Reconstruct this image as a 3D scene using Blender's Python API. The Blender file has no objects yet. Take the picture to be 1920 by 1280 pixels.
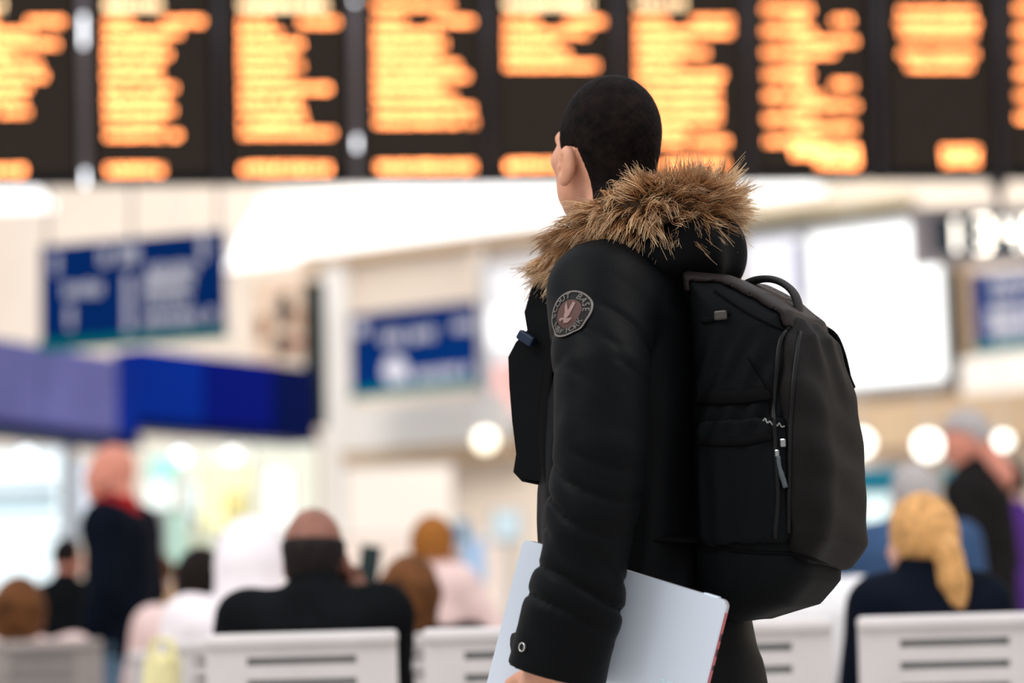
import bpy, bmesh, math, random
import numpy as np
from mathutils import Vector, Matrix
from mathutils.bvhtree import BVHTree

random.seed(7)
RNG = np.random.default_rng(11)
SC = bpy.context.scene
COL = SC.collection

# ------------------------------------------------------------------ camera, world, exposure
CAM_H, PITCH, ROLL, LENS = 0.81, 7.5, -1.6, 85.0
FPX = LENS / 36.0 * 1920.0
cam_data = bpy.data.cameras.new('camera')
cam_data.lens = LENS
cam_data.sensor_width = 36.0
cam_data.clip_end = 200.0
cam_data.dof.use_dof = True
cam_data.dof.focus_distance = 4.07
cam_data.dof.aperture_fstop = 1.65
cam = bpy.data.objects.new('camera', cam_data)
COL.objects.link(cam)
CAM_R = Matrix.Rotation(math.radians(90 + PITCH), 3, 'X') @ Matrix.Rotation(math.radians(ROLL), 3, 'Z')
cam.matrix_world = Matrix.Translation((0, 0, CAM_H)) @ CAM_R.to_4x4()
SC.camera = cam

world = bpy.data.worlds.new('hall_daylight')
SC.world = world
world.use_nodes = True
wn = world.node_tree
wn.nodes.clear()
w_out = wn.nodes.new('ShaderNodeOutputWorld')
w_bg = wn.nodes.new('ShaderNodeBackground')
w_tc = wn.nodes.new('ShaderNodeTexCoord')
w_sep = wn.nodes.new('ShaderNodeSeparateXYZ')
w_ramp = wn.nodes.new('ShaderNodeValToRGB')          # overcast daylight: zenith brighter than horizon
w_ramp.color_ramp.elements[0].position = 0.0
w_ramp.color_ramp.elements[0].color = (0.80, 0.81, 0.83, 1)
w_ramp.color_ramp.elements[1].position = 1.0
w_ramp.color_ramp.elements[1].color = (1.42, 1.46, 1.55, 1)
wn.links.new(w_tc.outputs['Generated'], w_sep.inputs[0])
wn.links.new(w_sep.outputs['Z'], w_ramp.inputs[0])
wn.links.new(w_ramp.outputs[0], w_bg.inputs[0])
w_bg.inputs[1].default_value = 0.95
wn.links.new(w_bg.outputs[0], w_out.inputs[0])


def added_light(name, loc, target, size_x, size_y, watts, color):
    """one unseen area light added high up to shape or brighten the scene"""
    ld = bpy.data.lights.new(name, 'AREA')
    ld.shape = 'RECTANGLE'; ld.size = size_x; ld.size_y = size_y
    ld.energy = watts; ld.color = color
    lo = bpy.data.objects.new(name, ld)
    lo.location = loc
    d = Vector(target) - Vector(loc)
    lo.rotation_euler = d.to_track_quat('-Z', 'Y').to_euler()
    COL.objects.link(lo)
    return lo

added_light('added_hall_fill', (-3.5, 2.5, 5.5), (0.2, 4.2, 1.2), 3.0, 1.2, 190, (1.0, 0.97, 0.93))  # unseen fill, added from the upper left to shape the man
added_light('added_hall_fill', (3.5, 3.2, 6.0), (0.3, 4.2, 1.2), 3.0, 1.2, 150, (1.0, 0.95, 0.9))  # unseen fill, added on the man from the upper right
added_light('added_hall_fill', (-1.5, 16.0, 8.5), (-0.5, 23.0, 3.0), 8.0, 1.2, 680, (1.0, 0.93, 0.84))  # unseen warm fill, added to brighten the back wall

SC.view_settings.view_transform = 'Standard'
SC.view_settings.look = 'None'
SC.view_settings.exposure = 0.0
SC.view_settings.gamma = 1.0
SC.view_settings.use_curve_mapping = False


def P(px, py, Y):
    """world point that stands at depth Y on the ray of photo pixel (px, py): only used to read sizes and places off the photo"""
    d = CAM_R @ Vector(((px - 960.0) / FPX, -(py - 640.0) / FPX, -1.0))
    s = Y / d.y
    return Vector((d.x * s, Y, CAM_H + d.z * s))

# ------------------------------------------------------------------ helpers
MATS = {}

def mat(name, color, rough=0.6, metal=0.0, emit=None, estr=0.0, var=0.0, vscale=6.0, bump=0.0, bscale=200.0,
        spec=0.2, attr=None, sheen=0.0, coat=0.0, sss=0.0):
    if name in MATS:
        return MATS[name]
    m = bpy.data.materials.new(name)
    m.use_nodes = True
    nt = m.node_tree
    b = nt.nodes['Principled BSDF']
    c = (color[0], color[1], color[2], 1.0)
    b.inputs['Base Color'].default_value = c
    b.inputs['Roughness'].default_value = rough
    b.inputs['Metallic'].default_value = metal
    b.inputs['Specular IOR Level'].default_value = spec
    if sheen:
        b.inputs['Sheen Weight'].default_value = sheen
    if coat:
        b.inputs['Coat Weight'].default_value = coat
    if sss:
        b.inputs['Subsurface Weight'].default_value = sss
        b.inputs['Subsurface Radius'].default_value = (0.01, 0.004, 0.002)
    if emit is not None:
        b.inputs['Emission Color'].default_value = (emit[0], emit[1], emit[2], 1)
        b.inputs['Emission Strength'].default_value = estr
    tc = None
    if var or bump:
        tc = nt.nodes.new('ShaderNodeTexCoord')
    if attr:
        an = nt.nodes.new('ShaderNodeAttribute'); an.attribute_name = attr
        nt.links.new(an.outputs['Color'], b.inputs['Base Color'])
    elif var:
        nz = nt.nodes.new('ShaderNodeTexNoise')
        nz.inputs['Scale'].default_value = vscale
        nz.inputs['Detail'].default_value = 4
        nt.links.new(tc.outputs['Object'], nz.inputs['Vector'])
        rp = nt.nodes.new('ShaderNodeValToRGB')
        rp.color_ramp.elements[0].position = 0.3
        rp.color_ramp.elements[1].position = 0.7
        rp.color_ramp.elements[0].color = tuple(max(0, v * (1 - var)) for v in color) + (1,)
        rp.color_ramp.elements[1].color = tuple(v * (1 + var) for v in color) + (1,)
        nt.links.new(nz.outputs[0], rp.inputs[0])
        nt.links.new(rp.outputs[0], b.inputs['Base Color'])
    if bump:
        bz = nt.nodes.new('ShaderNodeTexNoise')
        bz.inputs['Scale'].default_value = bscale
        bz.inputs['Detail'].default_value = 5
        nt.links.new(tc.outputs['Object'], bz.inputs['Vector'])
        bn = nt.nodes.new('ShaderNodeBump')
        bn.inputs['Strength'].default_value = bump
        bn.inputs['Distance'].default_value = 0.01
        nt.links.new(bz.outputs[0], bn.inputs['Height'])
        nt.links.new(bn.outputs[0], b.inputs['Normal'])
    MATS[name] = m
    return m


def link(o, parent=None):
    COL.objects.link(o)
    if parent is not None:
        o.parent = parent
    return o


def mesh_obj(name, verts, faces, material, parent=None, smooth=False):
    me = bpy.data.meshes.new(name)
    me.from_pydata([tuple(v) for v in verts], [], [tuple(f) for f in faces])
    me.update()
    if smooth:
        me.polygons.foreach_set('use_smooth', [True] * len(me.polygons))
    if material:
        me.materials.append(material)
    return link(bpy.data.objects.new(name, me), parent)


def bm_obj(name, bm, material, parent=None, smooth=False):
    me = bpy.data.meshes.new(name)
    bmesh.ops.recalc_face_normals(bm, faces=bm.faces)
    bm.to_mesh(me); bm.free()
    if smooth:
        me.polygons.foreach_set('use_smooth', [True] * len(me.polygons))
    me.materials.append(material)
    return link(bpy.data.objects.new(name, me), parent)


def thing(name, label, cat, loc=(0, 0, 0), rotz=0.0, group=None):
    o = bpy.data.objects.new(name, None)
    o.empty_display_size = 0.1
    COL.objects.link(o)
    o.location = loc
    o.rotation_euler = (0, 0, rotz)
    return tag(o, label, cat, group)


def tag(o, label, cat, group=None):
    o['label'] = label; o['category'] = cat
    if group:
        o['group'] = group
    return o


def add_box(bm, c, s, R=None, bevel=0.0):
    r = bmesh.ops.create_cube(bm, size=1.0)
    vs = r['verts']
    for v in vs:
        v.co = Vector((v.co.x * s[0], v.co.y * s[1], v.co.z * s[2]))
    if bevel > 0:
        es = list({e for v in vs for e in v.link_edges})
        rb = bmesh.ops.bevel(bm, geom=es, offset=bevel, segments=2, affect='EDGES', profile=0.5)
        vs = list({v for f in rb['faces'] for v in f.verts} | {v for v in vs if v.is_valid})
    for v in vs:
        v.co = (R @ v.co if R is not None else v.co) + Vector(c)
    return vs


def box(name, c, s, material, parent=None, R=None, bevel=0.0):
    bm = bmesh.new()
    add_box(bm, c, s, R, bevel)
    return bm_obj(name, bm, material, parent)


def tube_data(pts, radii, n=8, caps=True, flat=1.0, up=None):
    """swept tube; flat<1 squashes it along the second normal"""
    pts = [Vector(p) for p in pts]
    if not hasattr(radii, '__len__'):
        radii = [radii] * len(pts)
    V, F = [], []
    ref = Vector(up) if up is not None else None
    prev = None
    for i, p in enumerate(pts):
        t = (pts[min(i + 1, len(pts) - 1)] - pts[max(i - 1, 0)]).normalized()
        if ref is not None:
            a = ref - t * ref.dot(t)
        elif prev is not None:
            a = prev - t * prev.dot(t)
        else:
            a = t.orthogonal()
        a.normalize(); prev = a
        b = t.cross(a)
        for k in range(n):
            an = 2 * math.pi * k / n
            V.append(p + (a * math.cos(an) * flat + b * math.sin(an)) * radii[i])
    for i in range(len(pts) - 1):
        for k in range(n):
            F.append((i * n + k, i * n + (k + 1) % n, (i + 1) * n + (k + 1) % n, (i + 1) * n + k))
    if caps:
        F.append(tuple(range(n - 1, -1, -1)))
        F.append(tuple(range((len(pts) - 1) * n, len(pts) * n)))
    return V, F


def tube(name, pts, radii, material, parent=None, n=8, flat=1.0, up=None):
    V, F = tube_data(pts, radii, n, True, flat, up)
    return mesh_obj(name, V, F, material, parent, smooth=n > 5)


def spline(pts, n):
    """Catmull-Rom through points"""
    pts = [Vector(p) for p in pts]
    q = [pts[0] * 2 - pts[1]] + pts + [pts[-1] * 2 - pts[-2]]
    out = []
    m = len(pts) - 1
    for i in range(n + 1):
        u = i / n * m
        k = min(int(u), m - 1); t = u - k
        a, b, c, d = q[k], q[k + 1], q[k + 2], q[k + 3]
        out.append(0.5 * ((2 * b) + (c - a) * t + (2 * a - 5 * b + 4 * c - d) * t * t + (3 * b - a - 3 * c + d) * t ** 3))
    return out


def text_mesh(body, size):
    """flat lettering: vertices and faces of a font outline, centred"""
    cu = bpy.data.curves.new('lettering', 'FONT')
    cu.body = body; cu.size = size; cu.align_x = 'CENTER'; cu.align_y = 'CENTER'
    cu.resolution_u = 3
    o = bpy.data.objects.new('lettering', cu)
    COL.objects.link(o)
    dg = bpy.context.evaluated_depsgraph_get()
    me = o.evaluated_get(dg).to_mesh()
    V = [v.co.copy() for v in me.vertices]
    F = [tuple(p.vertices) for p in me.polygons]
    bpy.data.objects.remove(o); bpy.data.curves.remove(cu)
    return V, F

# ------------------------------------------------------------------ signed distance modelling (organic shapes)
f32 = np.float32

def s_ell(p, c, r):
    q = p - np.array(c, f32)
    r = np.array(r, f32)
    k0 = np.linalg.norm(q / r, axis=-1)
    k1 = np.linalg.norm(q / (r * r), axis=-1) + 1e-9
    return k0 * (k0 - 1.0) / k1

def s_cone(p, a, b, ra, rb):
    a = np.array(a, f32); b = np.array(b, f32)
    ab = b - a
    t = np.clip(((p - a) @ ab) / max(float(ab @ ab), 1e-9), 0, 1)
    d = np.linalg.norm(p - a - t[..., None] * ab, axis=-1)
    return d - (ra + (rb - ra) * t)

def s_chain(p, pts, rad):
    d = None
    for i in range(len(pts) - 1):
        e = s_cone(p, pts[i], pts[i + 1], rad[i], rad[i + 1])
        d = e if d is None else np.minimum(d, e)
    return d

def s_box(p, c, h, r=0.0, R=None):
    q = p - np.array(c, f32)
    if R is not None:
        q = q @ np.array(R, f32)        # world -> box axes (R columns are the box axes)
    q = np.abs(q) - (np.array(h, f32) - r)
    return np.linalg.norm(np.maximum(q, 0), axis=-1) + np.minimum(q.max(-1), 0) - r

def s_loft(p, zs, a, b, cx, cy):
    """stack of ellipses along z"""
    z = p[..., 2]
    A = np.interp(z, zs, a); B = np.interp(z, zs, b)
    X = np.interp(z, zs, cx); Y = np.interp(z, zs, cy)
    k = np.sqrt(((p[..., 0] - X) / A) ** 2 + ((p[..., 1] - Y) / B) ** 2)
    d = (k - 1) * np.minimum(A, B)
    dz = np.maximum(zs[0] - z, z - zs[-1])
    return np.maximum(d, dz)

def smin(a, b, k):
    h = np.maximum(k - np.abs(a - b), 0) / k
    return np.minimum(a, b) - h * h * k * 0.25

def smax(a, b, k):
    return -smin(-a, -b, k)

def s_poly(q, pts):
    """2D polygon"""
    pts = np.array(pts, f32)
    d = np.full(q.shape[:-1], 1e9, f32)
    s = np.ones(q.shape[:-1], f32)
    n = len(pts)
    for i in range(n):
        a = pts[i]; b = pts[i - 1]
        e = b - a
        w = q - a
        t = np.clip((w @ e) / float(e @ e), 0, 1)
        bb = w - t[..., None] * e
        d = np.minimum(d, (bb * bb).sum(-1))
        c1 = q[..., 1] >= a[1]; c2 = q[..., 1] < b[1]
        c3 = e[0] * w[..., 1] > e[1] * w[..., 0]
        fl = (c1 & c2 & c3) | (~c1 & ~c2 & ~c3)
        s = np.where(fl, -s, s)
    return s * np.sqrt(d)

class Waves:
    """cheap smooth noise: a sum of plane waves"""
    def __init__(self, seed, freq, n=9):
        r = np.random.default_rng(seed)
        k = r.normal(size=(n, 3)); k /= np.linalg.norm(k, axis=1)[:, None]
        self.k = (k * freq * r.uniform(0.6, 1.5, (n, 1))).astype(f32)
        self.p = r.uniform(0, 6.28, n).astype(f32)
    def __call__(self, p):
        s = 0
        for k, ph in zip(self.k, self.p):
            s = s + np.sin(p @ k + ph)
        return s / len(self.p) ** 0.5

def surface(fn, lo, hi, h):
    """surface nets of fn(points) <= 0"""
    lo = np.array(lo, f32); hi = np.array(hi, f32)
    n = np.ceil((hi - lo) / h).astype(int) + 1
    ax = [lo[i] + h * np.arange(n[i], dtype=f32) for i in range(3)]
    # coarse pass first, then only the blocks near the surface at full resolution
    bs = 6
    nb = -(-n // bs)
    pad = nb * bs
    cen = [lo[i] + h * (np.arange(nb[i], dtype=f32) * bs + (bs - 1) / 2) for i in range(3)]
    D = fn(np.stack(np.meshgrid(*cen, indexing='ij'), -1)).astype(f32)
    act_b = np.argwhere(np.abs(D) < bs * h * 0.87 * 1.7 + 0.004)
    V = np.repeat(np.repeat(np.repeat(np.where(D < 0, -1, 1).astype(f32), bs, 0), bs, 1), bs, 2)
    V6 = V.reshape(nb[0], bs, nb[1], bs, nb[2], bs)
    k = np.arange(bs, dtype=f32)
    cell = np.stack(np.meshgrid(k, k, k, indexing='ij'), -1) * h
    for i in range(0, len(act_b), 1500):
        B = act_b[i:i + 1500]
        g = (lo + B.astype(f32) * (bs * h))[:, None, None, None, :] + cell[None]
        V6[B[:, 0], :, B[:, 1], :, B[:, 2], :] = fn(g.astype(f32))
    V = np.ascontiguousarray(V[:n[0], :n[1], :n[2]])
    ins = V < 0
    c = np.zeros(n - 1, np.int8)
    for dx in (0, 1):
        for dy in (0, 1):
            for dz in (0, 1):
                c += ins[dx:n[0] - 1 + dx, dy:n[1] - 1 + dy, dz:n[2] - 1 + dz]
    act = (c > 0) & (c < 8)
    idx = np.full(act.shape, -1, np.int64)
    I = np.argwhere(act)
    idx[act] = np.arange(len(I))
    acc = np.zeros((len(I), 3), f32); cnt = np.zeros(len(I), f32)
    corners = [(x, y, z) for x in (0, 1) for y in (0, 1) for z in (0, 1)]
    for a in corners:
        for d in range(3):
            if a[d] == 0:
                b = list(a); b[d] = 1
                va = V[I[:, 0] + a[0], I[:, 1] + a[1], I[:, 2] + a[2]]
                vb = V[I[:, 0] + b[0], I[:, 1] + b[1], I[:, 2] + b[2]]
                m = (va < 0) != (vb < 0)
                t = np.where(m, va / np.where(m, va - vb, 1), 0)
                pt = np.array(a, f32)[None] + 0.0
                pt = np.repeat(pt, len(I), 0)
                pt[:, d] += t
                acc[m] += pt[m]; cnt[m] += 1
    verts = lo + h * (I + acc / cnt[:, None])
    faces = []
    for d in range(3):
        u, v = (d + 1) % 3, (d + 2) % 3
        s0 = [slice(None)] * 3; s1 = [slice(None)] * 3
        s0[d] = slice(0, n[d] - 1); s1[d] = slice(1, n[d])
        A = ins[tuple(s0)]; B = ins[tuple(s1)]
        E = np.argwhere(A != B)
        E = E[(E[:, u] > 0) & (E[:, v] > 0) & (E[:, u] < n[u] - 1) & (E[:, v] < n[v] - 1)]
        if not len(E):
            continue
        sg = A[E[:, 0], E[:, 1], E[:, 2]]
        def cell(du, dv):
            q = E.copy(); q[:, u] += du; q[:, v] += dv
            return idx[q[:, 0], q[:, 1], q[:, 2]]
        q = np.stack([cell(-1, -1), cell(0, -1), cell(0, 0), cell(-1, 0)], 1)
        q[~sg] = q[~sg][:, ::-1]
        faces.append(q)
    return verts, np.concatenate(faces)

def np_mesh(name, verts, faces, material, parent=None, smooth=True, colors=None):
    verts = np.asarray(verts, f32); faces = np.asarray(faces, np.int32)
    me = bpy.data.meshes.new(name)
    k = faces.shape[1]
    me.vertices.add(len(verts)); me.vertices.foreach_set('co', verts.ravel())
    me.loops.add(faces.size); me.loops.foreach_set('vertex_index', faces.ravel())
    me.polygons.add(len(faces))
    me.polygons.foreach_set('loop_start', np.arange(0, faces.size, k, dtype=np.int32))
    me.polygons.foreach_set('use_smooth', np.full(len(faces), smooth))
    if colors is not None:
        at = me.color_attributes.new('Col', 'FLOAT_COLOR', 'POINT')
        at.data.foreach_set('color', np.asarray(colors, f32).ravel())
    me.update(calc_edges=True)
    me.materials.append(material)
    return link(bpy.data.objects.new(name, me), parent)

def sdf_obj(name, fn, lo, hi, h, material, parent=None):
    v, f = surface(fn, lo, hi, h)
    return np_mesh(name, v, f, material, parent)

def bvh_of(o):
    me = o.data
    return BVHTree.FromPolygons([o.matrix_world @ v.co for v in me.vertices], [tuple(p.vertices) for p in me.polygons])

def look(bvh, px, py):
    """point and normal of a finished surface under photo pixel (px, py)"""
    o = Vector((0, 0, CAM_H))
    d = (P(px, py, 4.0) - o).normalized()
    p, n, i, dist = bvh.ray_cast(o, d)
    return p, n

# ------------------------------------------------------------------ the setting
M_wall = mat('cream_plaster', (0.86, 0.74, 0.62), 0.8, var=0.05, vscale=0.8, bump=0.05, bscale=40)
M_cream2 = mat('white_plaster', (0.92, 0.88, 0.83), 0.8, var=0.04, vscale=1.0)
M_tan = mat('tan_panel', (0.55, 0.40, 0.26), 0.6, var=0.08, vscale=1.5)
M_floor = mat('terrazzo_floor', (0.52, 0.49, 0.46), 0.35, var=0.2, vscale=90)
M_grey = mat('grey_metal', (0.42, 0.42, 0.43), 0.4, 0.4)
M_dark = mat('dark_metal', (0.018, 0.02, 0.026), 0.45, spec=0.08)
M_navy = mat('navy_panel', (0.0004, 0.004, 0.05), 0.4, spec=0.02, var=0.1, vscale=2)
M_blue = mat('royal_blue_panel', (0.0004, 0.018, 0.22), 0.45, spec=0.02, var=0.1, vscale=2)
M_glare = mat('blue_panel_glare', (0.105, 0.11, 0.31), 0.4, spec=0.1, var=0.12, vscale=2)  # glare on the blue fascia, put into the panel colour as lavender
M_signblue = mat('sign_blue', (0.0004, 0.026, 0.155), 0.45, spec=0.02, var=0.06, vscale=3)
M_signwhite = mat('sign_white', (0.66, 0.66, 0.76), 0.5)
M_teal = mat('sign_teal', (0.0, 0.17, 0.18), 0.4, spec=0.02)
M_glowwhite = mat('white_diffuser', (0.9, 0.9, 0.9), 0.5, emit=(1, 1, 1), estr=1.5)


def struct(o):
    o['kind'] = 'structure'
    return o

# floor
bm = bmesh.new()
add_box(bm, (0, 14, -0.05), (44, 44, 0.1))
floor = struct(bm_obj('floor', bm, M_floor))

# back wall: runs nearer to the camera towards the right
W0 = P(600, 800, 24.0); W1 = P(1600, 800, 21.2)
wd = Vector((W1.x - W0.x, W1.y - W0.y, 0)).normalized()        # along the wall, to the right
wnrm = Vector((wd.y, -wd.x, 0))                                # towards the hall
WR = Matrix((wd, -wnrm, Vector((0, 0, 1)))).transposed()       # x along, y into the wall, z up

def on_wall(px, py, out=0.0):
    """point of the plane 'out' metres in front of the back wall on the ray of a photo pixel"""
    o = Vector((0, 0, CAM_H)); d = P(px, py, 1.0) - o
    q = Vector((W0.x, W0.y, 0)) + wnrm * out
    t = (q - o).dot(wnrm) / d.dot(wnrm)
    return o + d * t

def wall_box(name, px0, py0, px1, py1, out, th, material, parent=None, bevel=0.0):
    """a slab lying on the wall: photo corners, distance of its front from the wall, thickness"""
    cx, cy = (px0 + px1) / 2, (py0 + py1) / 2
    a = on_wall(px0, cy, out); b = on_wall(px1, cy, out)
    t = on_wall(cx, py0, out); u = on_wall(cx, py1, out)
    c = Vector(((a.x + b.x) / 2, (a.y + b.y) / 2, (t.z + u.z) / 2)) - wnrm * (th / 2)
    return box(name, c, ((b - a).length, th, t.z - u.z), material, parent, WR, bevel)

bm = bmesh.new()
wc = Vector((W0.x, W0.y, 4.6)) + wd * 2.0 - wnrm * 0.15
add_box(bm, wc, (44, 0.3, 9.2), WR)
struct(bm_obj('wall_back', bm, M_wall))

# pilasters on the wall
for i, (a, b, py0, py1, mt) in enumerate(((608, 652, 470, 1100, M_cream2), (886, 912, 470, 800, M_wall), (1786, 1818, 480, 800, M_tan))):
    struct(wall_box('trim_%d' % (i + 1), a, py0, b, py1, 0.12, 0.13, mt))
# tan bulkhead above the shops and the ledge under the light canopy
struct(wall_box('trim_4', 560, 440, 1060, 466, 0.20, 0.22, M_tan))
struct(wall_box('trim_5', 1380, 385, 1700, 403, 0.20, 0.22, mat('olive_ledge', (0.42, 0.36, 0.24), 0.6)))
struct(wall_box('trim_6', 1380, 405, 1690, 414, 0.15, 0.17, mat('dark_ledge', (0.09, 0.07, 0.03), 0.6)))
struct(wall_box('trim_7', 1590, 742, 1990, 832, 0.5, 0.5, M_tan))
struct(wall_box('trim_8', 640, 835, 960, 862, 0.3, 0.32, M_tan))
struct(wall_box('trim_9', 655, 752, 950, 836, 0.3, 0.32, M_cream2))
struct(wall_box('trim_10', 1800, 664, 1990, 744, 0.3, 0.32, M_cream2))

# ------------------------------------------------------------------ luminous canopy along the wall
def canopy(label, pxa, pxb, py, depth, th, skew=0.0, skew_l=0.0):
    a = on_wall(pxa, py[0]); b = on_wall(pxb, py[1])
    z = (a.z + b.z) / 2
    t = thing('ceiling_light', label, 'ceiling light', (a.x, a.y, z))
    a = Vector((0, 0, 0)); b = Vector((b.x, b.y, z)) - t.location
    o2 = wnrm * depth
    V = [a, b, b + o2 + wd * skew, a + o2 + wd * skew_l]
    bot = [v + Vector((0, 0, 0.0)) for v in V]; top = [v + Vector((0, 0, th)) for v in V]
    mesh_obj('housing', [v + Vector((0, 0, 0.01)) for v in bot] + top,
             [(4, 5, 6, 7), (0, 4, 7, 3), (1, 2, 6, 5), (3, 7, 6, 2), (0, 1, 5, 4)], M_cream2, t)
    ins = 0.06
    c = sum(bot, Vector()) / 4
    d2 = [v + (c - v).normalized() * ins for v in bot]
    mesh_obj('diffuser', [v + Vector((0, 0, -0.02)) for v in d2] + [v + Vector((0, 0, 0.03)) for v in d2],
             [(0, 1, 2, 3), (7, 6, 5, 4), (0, 4, 5, 1), (1, 5, 6, 2), (2, 6, 7, 3), (3, 7, 4, 0)], M_glowwhite, t)
    return t

canopy('long glowing white ceiling light running behind the man under the departure boards', 418, 1560, (500, 362), 2.6, 0.12, -0.4, 2.35)
t = thing('ceiling_light', 'short white ceiling light at the left edge under the departure boards', 'ceiling light', P(20, 372, 19.5))
box('housing', (0, 0, 0.05), (0.62, 0.9, 0.06), M_cream2, t, bevel=0.01)
box('diffuser', (0, 0, 0.0), (0.56, 0.84, 0.05), M_glowwhite, t, bevel=0.01)

# ------------------------------------------------------------------ LED departure boards
M_led = mat('amber_led', (0.2, 0.1, 0.02), 0.5, emit=(1.0, 0.300, 0.095), estr=12.0)
M_ledw = mat('cream_led', (0.2, 0.2, 0.1), 0.5, emit=(1.0, 0.66, 0.36), estr=7.0)
M_face = mat('led_panel_face', (0.032, 0.024, 0.018), 0.55, spec=0.06, var=0.15, vscale=30)
M_case = mat('board_case', (0.004, 0.006, 0.010), 0.45, spec=0.05)
M_mull = mat('board_mullion', (0.05, 0.045, 0.05), 0.35, 0.5)

B0 = P(0, 348, 13.3); B1 = P(1920, 330, 13.95)
zb = (B0.z + B1.z) / 2
bd = Vector((B1.x - B0.x, B1.y - B0.y, 0)).normalized()
TILT = math.radians(6.5)
bn0 = Vector((bd.y, -bd.x, 0))
bn = (bn0 * math.cos(TILT) - Vector((0, 0, 1)) * math.sin(TILT)).normalized()     # faces the hall and down
bu = (Vector((0, 0, 1)) * math.cos(TILT) + bn0 * math.sin(TILT)).normalized()
BR = Matrix((bd, -bn, bu)).transposed()
B_O = Vector((B0.x, B0.y, zb))

def on_board(px, py, out=0.0):
    o = Vector((0, 0, CAM_H)); d = P(px, py, 1.0) - o
    q = B_O + bn * out
    t = (q - o).dot(bn) / d.dot(bn)
    return o + d * t

def board_uv(px, py, out=0.0):
    r = on_board(px, py, out) - B_O
    return r.dot(bd), r.dot(bu)

def led_row(u0, u1, v, h, rng):
    """dot-matrix writing too far out of focus to read: 5x7 cells per character, lit in runs"""
    V, F = [], []
    ch = h / 7.0
    cw = ch * 1.0
    adv = cw * 6
    n = max(1, int((u1 - u0) / adv))
    adv = (u1 - u0) / n
    for i in range(n):
        if n > 6 and 0 < i < n - 1 and rng.random() < 0.025:
            continue
        for r in range(7):
            c = 0
            while c < 5:
                if rng.random() < 0.74:
                    e = c + 1
                    while e < 5 and rng.random() < 0.5:
                        e += 1
                    x0 = u0 + i * adv + c * cw; x1 = u0 + i * adv + e * cw - cw * 0.12
                    y0 = v - h / 2 + r * ch; y1 = y0 + ch * 0.88
                    k = len(V)
                    V += [(x0, y0), (x1, y0), (x1, y1), (x0, y1)]
                    F.append((k, k + 1, k + 2, k + 3))
                    c = e + 1
                else:
                    c += 1
    return V, F

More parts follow.
